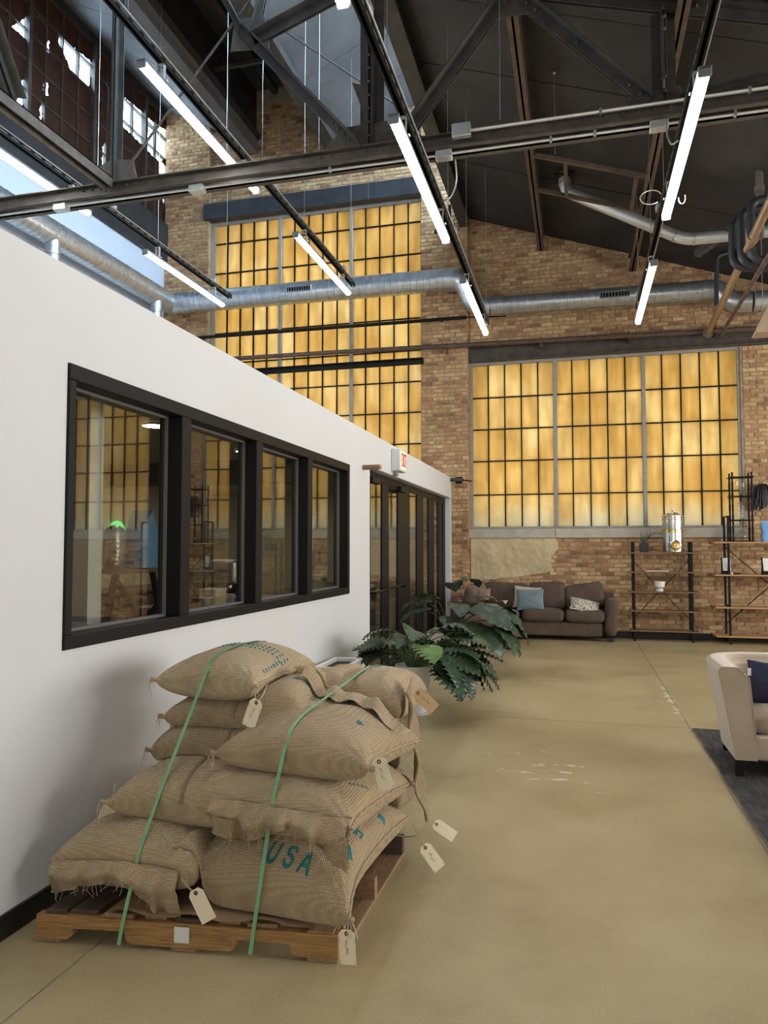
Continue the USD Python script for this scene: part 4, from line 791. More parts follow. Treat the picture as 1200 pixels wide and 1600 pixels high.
sack('S7', -1.635, 3.40, .835, .26, .33, .235, -4, 'topmost sack at upper left with rows of small teal print', seed=7, m='burlap_pale', fill=2.2, tips=(1, 2))
# dark woven stripe across three of them
mat('stripe_weave', (0.24, 0.175, 0.10), 0.95, bump=.001, bscale=200)
for key, x0, w in (('S3', -1.60, .008), ('S5', -1.53, .008), ('S6', -1.52, .007)):
    th, tm, E = SACK[key]; col = np.argmin(np.abs(E[:, 5, 0] - x0)); path = E[col, 1:30].copy()
    nrm = np.array([0, -.5, .87]); off = path + nrm * .004
    # band lies on the upper front of the cloth
    ring = np.stack([off + [-w, 0, 0], off, off + [w, 0, 0]], 1)
    part(th, 'woven_stripe', shell(ring, .003), 'stripe_weave', smooth=True)
# stencilled print
def letters(key, text, cx, cy, hgt, rot, skew=.25, bold=True, name='stencil_print', mirror=1):
    th, tm, E = SACK[key]; m = trimesh.Trimesh(*arr(meshkit.text_mesh(text, hgt, .002, bold)), process=True)
    m = trimesh.Trimesh(*trimesh.remesh.subdivide_to_size(m.vertices, m.faces, .012)); v = np.array(m.vertices); v[:, 0] -= v[:, 0].mean(); v[:, 1] -= v[:, 1].mean()
    v[:, 0] += skew * v[:, 1]; c, d = math.cos(math.radians(rot)), math.sin(math.radians(rot))
    X, Y = cx + c * v[:, 0] - d * v[:, 1], cy + d * v[:, 0] + c * v[:, 1]; z = down(key, X, Y); ok = ~np.isnan(z); z[~ok] = np.nanmean(z) if ok.any() else 0
    f = np.array(m.faces); f = f[ok[f].all(1)]
    part(th, name, (np.stack([X, Y, z + .0005 + v[:, 2]], 1), f), 'teal_ink', smooth=False, label='teal stencilled print')
letters('S2', 'U S A', -1.125, 2.76, .055, -6)
def dabs(key, pts, seed, size=.02):
    th, tm, E = SACK[key]; rr = np.random.default_rng(seed); ms = []
    for x, y in pts:
        w, l, a = rr.uniform(.3, .6) * size, rr.uniform(.5, 1.0) * size, rr.uniform(-.6, .6)
        q = np.array([(-w, -l), (w, -l * .7), (w * .8, l), (-w * .9, l * .8)]) @ np.array([[math.cos(a), -math.sin(a)], [math.sin(a), math.cos(a)]]); X, Y = x + q[:, 0], y + q[:, 1]; z = down(key, X, Y)
        if np.isnan(z).any(): continue
        ms.append((np.vstack([np.stack([X, Y, z - .003], 1), np.stack([X, Y, z + .003], 1)]), np.array([[4, 5, 6], [4, 6, 7], [0, 1, 5], [0, 5, 4], [1, 2, 6], [1, 6, 5], [2, 3, 7], [2, 7, 6], [3, 0, 4], [3, 4, 7]])))
    if ms: part(th, 'stencil_print', cat(ms), 'teal_ink', smooth=False, label='small teal printed marks', kind='stuff')
rr = np.random.default_rng(2)
dabs('S2', [(-.90, 2.86), (-.875, 2.93), (-.90, 3.0), (-.86, 3.05), (-.85, 3.16), (-.865, 3.25)], 1, .034)
dabs('S7', [(-1.72 + .022 * k, 3.34 + .035 * j + .02 * k * .2) for j in range(3) for k in range(16)], 2, .009)
dabs('S7', [(-1.42 + .02 * j, 3.2 + .03 * k) for j in range(2) for k in range(7)], 3, .01)
dabs('S8', [(-1.3 + .05 * k, 3.32 + .01 * k) for k in range(7)] + [(-.93, 3.12), (-.9, 3.35), (-.88, 3.4)], 4, .022)
dabs('S4', [(-.93 + .012 * k, 2.98 + .02 * k) for k in range(5)], 5, .008)
# open sack mouths: ruffled sheets of cloth hanging along the front
def mouth(key, x0, x1, ztop, zbot, seed, amp=.022, tail=(0.3, 1), m='burlap'):
    th, tm, E = SACK[key]; nu, nv = 120, 20; r = np.random.default_rng(seed); u = np.linspace(0, 1, nu); P = np.zeros((nu, nv, 3))
    xs_ = x0 + (x1 - x0) * u; zt = ztop(u); y0_ = front(key, xs_, zt); ok = ~np.isnan(y0_); y0_ = np.interp(u, u[ok], y0_[ok]); y0_ = gaussian_filter(y0_, 3)
    for j in range(nv):
        w = j / (nv - 1); zz_ = zt - (zt - zbot(u)) * w
        ruf = np.sin(u * 31 + 1.3 * math.sin(w * 2) + seed) * .6 + np.sin(u * 53 + seed * 2 + w) * .4
        fr_ = front(key, xs_, zz_); fr_ = np.where(np.isnan(fr_), y0_ + .05 * w, fr_); fr_ = np.minimum(gaussian_filter(fr_, 2), y0_ + .03)
        P[:, j] = np.stack([xs_ + .012 * w * np.cos(u * 31 + seed), fr_ - .010 - amp * w * (1 + 1.25 * ruf) - .030 * math.sin(w * math.pi) ** 2, zz_ + .014 * ruf * w], 1)
    part(th, 'ruffled_mouth', shell(P, .004), m, smooth=True, label='frayed open mouth of the sack')
    e = P[:, -1]; part(th, 'mouth_hem', tube(e[::1], .005 + .0012 * np.sin(np.arange(nu) * 1.9), 6), 'stitch_cord', smooth=True)
    fr = []
    for k in range(26):
        p = e[r.integers(0, nu)]; fr.append(tube([p, p + [r.normal(0, .008), -.004, -r.uniform(.01, .02)], p + [r.normal(0, .014), -.006, -r.uniform(.02, .045)]], .001, 4))
    part(th, 'frayed_thread', cat(fr), 'twine', kind='stuff', smooth=True)
mouth('S1', -2.08, -1.53, lambda u: .31 - .03 * np.abs(u - .55), lambda u: .215 - .085 * np.clip((u - .55) / .3, 0, 1) - .05 * np.clip((.2 - u) / .2, 0, 1) - .02 * np.sin(u * 9), 1)
mouth('S4', -1.46, -.86, lambda u: .545 - .02 * u, lambda u: .435 - .045 * np.sin(u * 7) - .085 * np.clip((u - .6) / .3, 0, 1) - .03 * np.clip((.25 - u) / .25, 0, 1), 2, .034)
# cloth fold behind the right-hand top, and the loose sack edge hanging down the right side
th = SACK['S10'][0]
u, w = np.meshgrid(np.linspace(0, 1, 50), np.linspace(0, 1, 12), indexing='ij')
_keep, Smap = Smap, Sm8; xq = -1.28 + .46 * u; yq = 3.31 + .17 * w + .02 * np.sin(u * 12); zq_ = hsample(xq, yq) + .012; Smap = _keep; zq_ = zq_ + .035 * np.sin(np.clip(w, 0, 1) * math.pi) * (1 + .4 * np.sin(u * 17 + w * 3)) + .012 * np.sin(u * 26)
part(th, 'cloth_fold', shell(np.stack([xq, yq, gaussian_filter(zq_, 1.2)], -1), .004), 'burlap', smooth=True, label='folded loose cloth of the sack')
th = SACK['S9'][0]
u, w = np.meshgrid(np.linspace(0, 1, 46), np.linspace(0, 1, 16), indexing='ij')
zf = .86 - .62 * u; xf_ = -.815 + .075 * u + .016 * np.sin(u * 15 + w * 2) - .02 * w; yf = 3.50 + .16 * w + .02 * np.sin(u * 7) + .05 * u
part(th, 'hanging_edge', shell(np.stack([xf_, yf, zf + .05 * w], -1), .005), 'burlap_dark', smooth=True, label='loose sack edge hanging down the right side')
part(th, 'edge_seam', tube(np.stack([xf_[:, 0] + .006, yf[:, 0] - .003, zf[:, 0]], 1), .0075, 7), 'stitch_cord', smooth=True)
# ------------------------------------------------------------------ green straps: pulled taut over the pile, so they follow the convex outline of its section
def strap(p0, p1, label, zb=.03):
    p0, p1 = np.array(p0, float), np.array(p1, float); L = np.linalg.norm(p1 - p0); d = np.linspace(0, L, 220); q = p0 + np.outer(d / L, p1 - p0)
    S = gaussian_filter(hsample(q[:, 0], q[:, 1]), 1.5); pts = np.stack([d, S], 1)[S > .05]; pts = np.vstack([[[d[S > .05][0] - .012, zb]], pts, [[d[S > .05][-1] + .012, zb]]])
    h = ConvexHull(pts); hv = pts[h.vertices]; i = np.argmin(hv[:, 0] + hv[:, 1] * .01); hv = np.roll(hv, -i, 0)
    if hv[1, 1] < hv[-1, 1] and hv[1,0] > hv[-1,0]: hv = np.roll(hv[::-1], 1, 0)
    hv = hv[np.argsort(hv[:, 0] + 1e-6 * hv[:, 1])]
    s_ = np.r_[0, np.cumsum(np.linalg.norm(np.diff(hv, axis=0), axis=1))]; ss = np.linspace(0, s_[-1], 90); hv = np.stack([np.interp(ss, s_, hv[:, 0]), np.interp(ss, s_, hv[:, 1])], 1)
    hv = np.stack([np.r_[hv[:1, 0], gaussian_filter(hv[1:-1, 0], 1.0), hv[-1:, 0]], np.r_[hv[:1, 1], gaussian_filter(hv[1:-1, 1], 1.0), hv[-1:, 1]]], 1)
    tg = np.gradient(hv, axis=0); nn = np.stack([-tg[:, 1], tg[:, 0]], 1); nn /= np.linalg.norm(nn, axis=1, keepdims=True); hv = hv + nn * .006
    dd = (p1 - p0) / L; C = np.c_[p0 + np.outer(hv[:, 0], dd), hv[:, 1]]; side = np.array([dd[1], -dd[0], 0]) * .0085
    return single('pallet_strap', shell(np.stack([C - side, C, C + side], 1), .0012), 'green_strap', label, 'strap', smooth=True)
strap((-1.735, 2.52), (-1.50, 4.2), 'green plastic strap over the left-hand sacks')
strap((-1.225, 2.52), (-1.00, 4.3), 'green plastic strap over the right-hand sacks')
lp = bend([(-.84, 3.72, .46), (-.76, 3.7, .36), (-.73, 3.68, .2), (-.80, 3.66, .115), (-.93, 3.66, .12), (-1.0, 3.68, .14)], .12, 8)
single('pallet_strap', shell(np.stack([lp + [0, -.008, 0], lp, lp + [0, .008, .0]], 1), .0012), 'green_strap', 'loose green strap end looping out at the right rear of the pallet', 'strap', smooth=True)
# ------------------------------------------------------------------ paper tags on strings
def tag(hole, end, anchor, label, n=(0, -1, .15), m='tag_card', w=.063, writing=True, edge=False, L=.125):
    hole, end = np.array(hole, float), np.array(end, float); e2 = (end - hole) / np.linalg.norm(end - hole); n = np.array(n, float); n -= e2 * (n @ e2); n /= np.linalg.norm(n); e1 = np.cross(n, e2)
    T = np.eye(4); T[:3, 0], T[:3, 1], T[:3, 2], T[:3, 3] = e1, e2, n, hole - e2 * .014
    h = w / 2; poly = Polygon([(-h + .014, 0), (h - .014, 0), (h, .016), (h, L), (-h, L), (-h, .016)]).difference(__import__('shapely').geometry.Point(0, .014).buffer(.004))
    t = thing('paper_tag', label, 'tag', hole)
    A = lambda mm: ((np.c_[arr(mm)[0], np.ones(len(arr(mm)[0]))] @ T.T)[:, :3], arr(mm)[1])
    part(t, 'card', flipfix(A(extr(poly, .0012))), m, smooth=False)
    ring = __import__('shapely').geometry.Point(0, .014).buffer(.0085).difference(__import__('shapely').geometry.Point(0, .014).buffer(.0038))
    part(t, 'eyelet', flipfix(A(xf(extr(ring, .0022), t=(0, 0, -.0005)))), 'eyelet', smooth=False)
    if writing:
        rr = np.random.default_rng(int(abs(hole[0]) * 1000)); ms = []
        for g in range(2):
            x = -.006; y = .042 + g * .026
            for k in range(3):
                cx_, cy_ = rr.normal(0, .003), y + k * .0075; a = np.linspace(rr.uniform(0, 2), rr.uniform(4, 6.5), 9)
                ms.append(tube(np.stack([cx_ + .004 * np.cos(a), cy_ + .003 * np.sin(a), np.full(9, .0014)], 1), .0006, 4))
        for sgn in (-1, 1):
            for y in (.03, .036, .043, .112, .118): ms.append(bx(sgn * (h - .004) - .0008, sgn * (h - .004) + .0008, y, y + .004, .0012, .0016))
        part(t, 'handwriting', A(cat(ms)), 'ink', smooth=False, kind='stuff')
    a = np.array(anchor, float); mid = (a + hole) / 2 + np.array([.004, -.004, -.012]); b_ = bend([a, mid, hole], .05, 6)
    part(t, 'string', cat([tube(b_, .0012, 5), tube(bend([a + [.003, 0, .002], mid + [.006, 0, .004], hole + [.001, 0, 0]], .05, 6), .0012, 5)]), 'twine', smooth=True)
    return t
tag((-1.352, 2.97, .892), (-1.393, 2.97, .78), (-1.36, 3.10, .945), 'cream paper tag on the topmost upper left sack')
tag((-.765, 2.83, .722), (-.732, 2.83, .616), (-.815, 2.88, .775), 'cream paper tag hanging on the third layer sack at right')
tag((-1.397, 2.545, .272), (-1.34, 2.545, .177), (-1.49, 2.60, .29), 'blank cream paper tag between the two bottom front sacks', writing=False)
tag((-.841, 2.655, .142), (-.834, 2.655, .02), (-.885, 2.69, .20), 'cream paper tag dangling over the front right corner of the pallet')
tag((-1.945, 2.80, .462), (-1.984, 2.80, .372), (-1.955, 2.84, .54), 'blank cream paper tag by the wall on the second layer sack', n=(.75, -.65, .1), writing=False)
tag((-.73, 3.85, .121), (-.643, 3.84, .075), (-.80, 3.72, .24), 'blank cream paper tag nearest the plants, just off the floor', n=(.2, -.7, .7), writing=False)
tag((-.714, 3.48, .146), (-.645, 3.46, .072), (-.78, 3.50, .24), 'cream paper tag low beside the right rear of the pallet', n=(.2, -.8, .6))
tag((-.752, 3.50, .862), (-.681, 3.50, .799), (-.80, 3.54, .90), 'tan kraft tag stuck out from the top rear sack', m='tag_tan', n=(.1, -.9, .2))
tw = thing('wooden_stick', 'thin pale stick standing behind the second layer sack by the wall', 'stick', (-2.02, 3.3, .4))
part(tw, 'shaft', tube([(-2.03, 3.38, .35), (-2.00, 3.38, .70)], .009, 8), 'tag_tan')

# ------------------------------------------------------------------ plants
def leafmat(name, a, b, sp=.5): mat(name, a, .38, c2=b, scale=9, spec=sp, translucent=.12, bump=.001, bscale=30)
leafmat('leaf_deep', (0.032, 0.062, 0.036), (0.060, 0.105, 0.058)); leafmat('leaf_mid', (0.048, 0.088, 0.045), (0.08, 0.13, 0.066)); leafmat('leaf_young', (0.10, 0.20, 0.045), (0.16, 0.27, 0.07)); leafmat('leaf_grey', (0.035, 0.060, 0.045), (0.060, 0.095, 0.070))
mat('stem_green', (0.10, 0.16, 0.06), .5, c2=(0.07, 0.11, 0.05)); mat('stem_red', (0.09, 0.035, 0.03), .5)
mat('pot_white', (0.74, 0.73, 0.70), .35, c2=(0.66, 0.65, 0.62), scale=3); mat('soil', (0.018, 0.013, 0.010), .95, c2=(0.05, 0.035, 0.025), scale=60, bump=.01, bscale=80)
def blade(L, W, lobes, p0, p1, fold=.25, n=44, seed=0, heart=0.0):
    """leaf blade along +x from the origin; pitch bends from p0 to p1 (radians)"""
    r = np.random.default_rng(seed); t = np.linspace(0, 1, n); s = np.linspace(-1, 1, 9); ang = p0 + (p1 - p0) * t
    xm = np.r_[0, np.cumsum(np.cos(ang[:-1]))] * L / n; zm = np.r_[0, np.cumsum(np.sin(ang[:-1]))] * L / n
    w = W * np.sin(np.pi * np.clip(t * .94 + .045, 0, 1) ** .75) ** .85
    if lobes: w = w * (.26 + .74 * np.abs(np.sin(np.pi * lobes * t + .2)) ** .8)
    w[0] = w[-1] = .001
    T, S = np.meshgrid(t, s, indexing='ij'); A = np.abs(S)
    sweep = (.34 if lobes else .12) * W * A ** 1.3 * np.sin(np.pi * T ** .8) - heart * W * A * np.exp(-(T / .12) ** 2) * 1.2
    wave = (.05 if not lobes else .09) * W * np.sin(T * (lobes or 5) * 2 * np.pi + S * 2 + seed) * A ** 2
    up_ = fold * A * w[:, None] + wave - .25 * A ** 2 * w[:, None]
    nx, nz = -np.sin(ang), np.cos(ang)
    X = xm[:, None] + np.cos(ang)[:, None] * sweep + nx[:, None] * up_; Z = zm[:, None] + np.sin(ang)[:, None] * sweep + nz[:, None] * up_
    return shell(np.stack([X, S * w[:, None], Z], -1), .0018)
def place_leaf(t, o, az, L, W, lobes, p0, p1, roll, m, seed, heart=0.0, fold=.25):
    bl = blade(L, W, lobes, p0, p1, fold=fold, seed=seed, heart=heart)
    return part(t, 'leaf', xf(bl, rx=roll, rz=0, T=trimesh.transformations.rotation_matrix(math.radians(az), (0, 0, 1)), t=o), m, smooth=True)
# lobed philodendron in a round white pot
pc = np.array([-1.53, 6.9, 0.0])
p_ = thing('lobed_plant', 'lobed philodendron spilling from a white round pot beside the burlap sacks', 'potted plant', pc)
part(p_, 'pot', lathe([(0, .0), (.125, 0), (.135, .02), (.17, .42), (.172, .45), (.155, .45), (.15, .40), (0, .40)], 36, pc), 'pot_white', smooth=40)
part(p_, 'saucer', lathe([(0, 0.0), (.155, 0), (.165, .02), (.15, .02), (.14, .008), (0, .008)], 32, pc), 'pot_white')
part(p_, 'soil', lathe([(0, .425), (.08, .42), (.15, .405)], 24, pc), 'soil')
r = np.random.default_rng(21)
spec_ = []
for k in range(46):
    az = (k * 137.5 + r.uniform(-20, 20)) % 360; inner = k / 45
    el = r.uniform(52, 80) if k < 10 else r.uniform(18, 55) if k < 28 else r.uniform(-2, 28)
    spec_.append((az, el))
spec_ += [(-8, 12), (-20, 4), (-35, -2), (-50, 0), (8, 20), (-62, -4), (-28, 16), (-75, 4), (178, 32), (168, 22), (190, 14), (205, 26), (-15, 30), (-44, 20), (4, 6), (-2, 34), (-58, 12)]
spec_ = [(a, (min(e_, 58) if (a < 60 or a > 300) else e_)) for a, e_ in spec_ if not (190 < a % 360 < 308 and e_ < 42)]
spec_ += [(-30, 2), (-42, 6), (-12, 0), (-36, 12), (2, 4), (-22, 8)]
for k, (az, el) in enumerate(spec_):
    e = math.radians(el); L = r.uniform(.34, .48); pl = r.uniform(.24, .46) if el < 50 else r.uniform(.22, .46)
    if 120 < az < 240: pl *= .75; L *= .85                       # the partition stands on this side
    d = np.array([math.cos(math.radians(az)), math.sin(math.radians(az)), 0]); c0 = pc + [0, 0, .43] + d * r.uniform(.01, .05)
    m1_ = c0 + d * pl * math.cos(e) * .5 + np.array([0, 0, pl * math.sin(e) * .6 + .07]); b0 = c0 + d * pl * math.cos(e) + np.array([0, 0, pl * math.sin(e) + (.04 if el < 20 else 0)])
    st = part(p_, 'stem', tube(bend([c0, m1_, b0], .3, 6), np.linspace(.006, .0035, 8), 6), 'stem_green', smooth=True)
    drop = -r.uniform(.5, 1.25) - (0.35 if el < 15 else 0)
    zmin = b0[2] + L * math.sin((e * .4 + drop) / 2) * .9
    if zmin < .04: drop = max(drop, -.8)
    place_leaf(p_, b0, az + r.uniform(-14, 14), L, L * r.uniform(.30, .38), int(r.integers(7, 10)), e * .4, drop, r.uniform(-28, 28), r.choice(['leaf_deep', 'leaf_deep', 'leaf_mid', 'leaf_mid', 'leaf_young'] if el > 40 else ['leaf_deep', 'leaf_mid', 'leaf_deep']), k)
# big-leaved plant behind it, in a square white pot
pc = np.array([-1.58, 9.3, 0.0])
p_ = thing('broad_leaf_plant', 'broad dark-leaved plant in a tapered white pot at the end of the storefront', 'potted plant', pc)
def taper_box(c, a0, a1, h, z0=0.0, wall=.03):
    q = lambda a, z: np.array([(-a, -a, z), (a, -a, z), (a, a, z), (-a, a, z)])
    V = np.vstack([q(a0, z0), q(a1, h), q(a1 - wall, h), q(a1 - wall, h - .06)]) + c; F = []
    for i in range(3):
        for j in range(4): F.append((i * 4 + j, i * 4 + (j + 1) % 4, (i + 1) * 4 + (j + 1) % 4, (i + 1) * 4 + j))
    F += [(12, 13, 14, 15), (3, 2, 1, 0)]; F = np.array(F); return V, np.vstack([F[:, [0, 1, 2]], F[:, [0, 2, 3]]])
part(p_, 'pot', taper_box(pc, .19, .25, .52), 'pot_white', smooth=False)
part(p_, 'soil', bx(pc[0] - .21, pc[0] + .21, pc[1] - .21, pc[1] + .21, .462, .475), 'soil', smooth=False)
LV = [(95, 62, .62, .30, 'leaf_grey'), (60, 66, .66, .26, 'leaf_grey'), (170, 50, .42, .32, 'leaf_grey'), (200, 40, .34, .32, 'leaf_grey'), (-30, 34, .45, .42, 'leaf_grey'), (-12, 26, .5, .44, 'leaf_deep'), (8, 40, .5, .40, 'leaf_grey'), (-52, 24, .26, .32, 'leaf_deep'), (-80, 50, .2, .30, 'leaf_grey'), (-20, 6, .45, .44, 'leaf_deep'), (0, 12, .55, .40, 'leaf_deep'), (-40, 2, .4, .42, 'leaf_deep'), (28, 48, .5, .34, 'leaf_grey'), (140, 55, .45, .30, 'leaf_deep'), (-65, 62, .36, .30, 'leaf_grey'), (-8, -4, .46, .40, 'leaf_deep'), (75, 40, .45, .34, 'leaf_deep')]
for k, (az, el, pl, L, m_) in enumerate(LV):
    e = math.radians(el); d = np.array([math.cos(math.radians(az)), math.sin(math.radians(az)), 0]); c0 = pc + [0, 0, .47] + d * .04
    m1_ = c0 + d * 1.15 * pl * math.cos(e) * .45 + np.array([0, 0, pl * math.sin(e) * .7 + .1]); b0 = c0 + d * 1.15 * pl * math.cos(e) + np.array([0, 0, pl * math.sin(e) + .08])
    part(p_, 'stem', tube(bend([c0, m1_, b0], .3, 6), np.linspace(.010, .006, 8), 7), 'stem_red', smooth=True)
    place_leaf(p_, b0, az, L * 1.2, L * .46, 0, .1 if el > 45 else -.1, -1.0 if el > 30 else -1.45, r.uniform(-20, 20), m_, k + 100, heart=.6, fold=.35)
# small rectangular planter against the wall
pl_ = thing('trough_planter', 'empty white rectangular planter with dark soil behind the topmost sacks', 'planter', (-2.05, 6.22, 0))
def frustum(x0, x1, y0, y1, z0, z1, ins):
    V = np.array([(x0 + ins, y0 + ins, z0), (x1 - ins, y0 + ins, z0), (x1 - ins, y1 - ins, z0), (x0 + ins, y1 - ins, z0), (x0, y0, z1), (x1, y0, z1), (x1, y1, z1), (x0, y1, z1), (x0 + .02, y0 + .02, z1), (x1 - .02, y0 + .02, z1), (x1 - .02, y1 - .02, z1), (x0 + .02, y1 - .02, z1), (x0 + .02, y0 + .02, z1 - .05), (x1 - .02, y0 + .02, z1 - .05), (x1 - .02, y1 - .02, z1 - .05), (x0 + .02, y1 - .02, z1 - .05)])
    F = []
    for i in range(3):
        for j in range(4): F.append((i * 4 + j, i * 4 + (j + 1) % 4, (i + 1) * 4 + (j + 1) % 4, (i + 1) * 4 + j))
    F += [(12, 13, 14, 15), (3, 2, 1, 0)]; F = np.array(F); return V, np.vstack([F[:, [0, 1, 2]], F[:, [0, 2, 3]]])
part(pl_, 'body', frustum(-2.17, -1.925, 5.95, 6.50, 0, .55, .03), 'pot_white', smooth=False)
part(pl_, 'rim', cat([cbx(-2.18, -1.915, 5.94, 5.965, .535, .555, .004), cbx(-2.18, -1.915, 6.485, 6.51, .535, .555, .004), cbx(-2.18, -2.155, 5.965, 6.485, .535, .555, .004), cbx(-1.94, -1.915, 5.965, 6.485, .535, .555, .004)]), 'pot_white', smooth=False)
part(pl_, 'soil', bx(-2.15, -1.945, 5.97, 6.48, .495, .52), 'soil', smooth=False)

# ------------------------------------------------------------------ sofa
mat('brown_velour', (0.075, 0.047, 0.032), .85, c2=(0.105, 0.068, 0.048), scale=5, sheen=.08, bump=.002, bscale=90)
mat('brown_velour_lit', (0.10, 0.065, 0.048), .85, c2=(0.14, 0.095, 0.07), scale=5, sheen=.1, bump=.002, bscale=90)  # paler copy of the velour: light on the left-hand cushions put into the colour
def cushion(c, L, r=.07, rx=0, ry=0, rz=0, crown=.03, seed=0, n=3):
    v, f = rbox(L, r, n); h = np.array(L) / 2; v = v.copy()
    v[:, 2] += crown * np.sign(v[:, 2]) * (1 - (v[:, 0] / h[0]) ** 2) * (1 - (v[:, 1] / h[1]) ** 2)
    v += (meshkit.fbm(v * 6 + seed * 5.3, 3, seed)[:, None] - .5) * .035 * v / (np.linalg.norm(v, axis=1, keepdims=True) + .05)
    return xf((v, f), rx=rx, ry=ry, rz=rz, t=c)
s_ = thing('sectional_sofa', 'dark brown L-shaped sectional sofa in the corner below the amber window', 'sofa', (-.6, 12.6, 0))
part(s_, 'base', cat([xf(rbox((2.28, .60, .24), .04), t=(-.76, 13.13, .19)), xf(rbox((.92, 1.42, .24), .04), t=(-1.43, 12.15, .19))]), 'brown_velour', smooth=True)
part(s_, 'back_frame', cat([xf(rbox((2.5, .16, .55), .06), t=(-.66, 13.38, .52)), xf(rbox((.16, 1.9, .52), .06), t=(-1.83, 12.4, .50))]), 'brown_velour', smooth=True)
v, f = rbox((.20, .66, .62), .09); v = v.copy(); v[:, 0] += np.where(v[:, 2] > 0, .018 * np.sin(v[:, 2] * 9), 0)
part(s_, 'arm', (v + [.515, 13.12, .40], f), 'brown_velour', smooth=True)
for x0, x1 in ((-.94, -.24), (-.22, .42)): part(s_, 'seat_cushion', cushion(((x0 + x1) / 2, 13.02, .415), (x1 - x0, .52, .19), .07, seed=int(x1 * 10) + 9), 'brown_velour', smooth=True)
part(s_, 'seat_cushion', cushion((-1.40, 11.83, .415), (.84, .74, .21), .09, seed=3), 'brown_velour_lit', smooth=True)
part(s_, 'seat_cushion', cushion((-1.40, 12.55, .415), (.84, .66, .19), .08, seed=4), 'brown_velour', smooth=True)
for k, (x, z, w, h, ry, rx) in enumerate(((-1.24, .72, .78, .46, 2, 12), (-.53, .73, .62, .48, -1, 10), (.10, .73, .64, .44, -9, 12))):
    part(s_, 'back_cushion', cushion((x, 13.20, z), (w, .20, h), .085, rx=-rx, ry=ry, seed=20 + k, crown=0.0), 'brown_velour', smooth=True)
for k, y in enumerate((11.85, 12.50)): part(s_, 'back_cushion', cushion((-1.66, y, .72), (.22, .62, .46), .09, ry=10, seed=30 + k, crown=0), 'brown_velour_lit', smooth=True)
for x, y in ((.50, 12.87), (.50, 13.36), (-.9, 12.9), (-1.02, 11.52), (-1.82, 11.52)): part(s_, 'foot', cbx(x - .05, x + .05, y - .05, y + .05, 0, .075, .006), 'black_base', smooth=False)
def throw(w, h, th, seed=0, ex=2.6):
    n = 33; s, t = np.meshgrid(np.sin(np.linspace(-1, 1, n) * np.pi / 2), np.sin(np.linspace(-1, 1, n) * np.pi / 2), indexing='ij')
    pr = ((1 - np.abs(s) ** ex) * (1 - np.abs(t) ** ex)) ** .55; x = w / 2 * s * (.93 + .07 * t ** 2); z = h / 2 * t * (.93 + .07 * s ** 2)
    nz = meshkit.fbm(np.stack([x * 9, z * 9, x * 0 + seed], -1), 3, seed) - .5; y = th / 2 * pr * (1 + .5 * nz)
    V = np.vstack([np.stack([x, -y, z], -1).reshape(-1, 3), np.stack([x, y, z], -1).reshape(-1, 3)]); f = grid_faces(n, n)
    tm = trimesh.Trimesh(V, np.vstack([f, f[:, ::-1] + n * n]), process=False); tm.merge_vertices(digits_vertex=5)
    if tm.volume < 0: tm.invert()
    return np.array(tm.vertices), np.array(tm.faces)
mat('blue_grey_fabric', (0.13, 0.18, 0.215), .9, c2=(0.18, 0.235, 0.27), scale=14, sheen=.3); mat('cream_fabric', (0.52, 0.46, 0.36), .9, c2=(0.42, 0.37, 0.29), scale=25, sheen=.3, bump=.004, bscale=60)
mat('rose_fabric', (0.42, 0.29, 0.23), .9, c2=(0.34, 0.23, 0.18), scale=9, sheen=.3); mat('speckled_fabric', (0.62, 0.58, 0.50), .9, c2=(0.05, 0.045, 0.04), scale=46, ramp=(.50, .58), stretch=(1, 1, 1.8), detail=2)
mat('navy_velvet', (0.004, 0.006, 0.030), .6, c2=(0.007, 0.011, 0.055), scale=6, sheen=.03)
def cushion_thing(label, w, h, th, loc, rx=0, ry=0, rz=0, m='cream_fabric', seed=0, extra=None):
    t = thing('throw_pillow', label, 'pillow', loc)
    v, f = throw(w, h, th, seed); part(t, 'cover', xf((v, f), rx=rx, ry=ry, rz=rz, t=loc), m, smooth=True)
    e = [(w / 2 * s * .995, 0, h / 2 * q * .995) for s, q in ((-1, -1), (-.5, -.94), (0, -.93), (.5, -.94), (1, -1), (.94, -.5), (.93, 0), (.94, .5), (1, 1), (.5, .94), (0, .93), (-.5, .94), (-1, 1), (-.94, .5), (-.93, 0), (-.94, -.5), (-1, -1))]
    part(t, 'piping', xf(tube(np.array(e), .006, 6), rx=rx, ry=ry, rz=rz, t=loc), m, smooth=True)
    if extra: part(t, 'care_tag', xf(bx(-w / 2 - .004, -w / 2 + .02, -.02, -.017, h * .12, h * .3), rx=rx, ry=ry, rz=rz, t=loc), 'sticker', smooth=False)
    return t
cushion_thing('cream pillow half hidden behind the blue-grey one on the brown sofa', .46, .38, .13, (-.86, 13.03, .70), rx=-14, ry=4, m='cream_fabric', seed=1)
cushion_thing('blue-grey square pillow leaning on the brown sofa back', .46, .36, .14, (-.80, 12.88, .675), rx=-16, ry=-2, m='blue_grey_fabric', seed=2)
cushion_thing('black and white speckled pillow tipped over on the brown sofa', .50, .30, .14, (.10, 12.92, .585), rx=-52, ry=12, rz=8, m='speckled_fabric', seed=3)
cushion_thing('fluffy cream pillow on the sofa seat behind the big leaves', .40, .30, .14, (-1.32, 12.0, .60), rx=-40, rz=-35, m='cream_fabric', seed=4)
cushion_thing('rose-tan pillow on the left part of the sofa', .42, .42, .14, (-1.50, 11.72, .72), rx=-12, rz=-50, m='rose_fabric', seed=5)

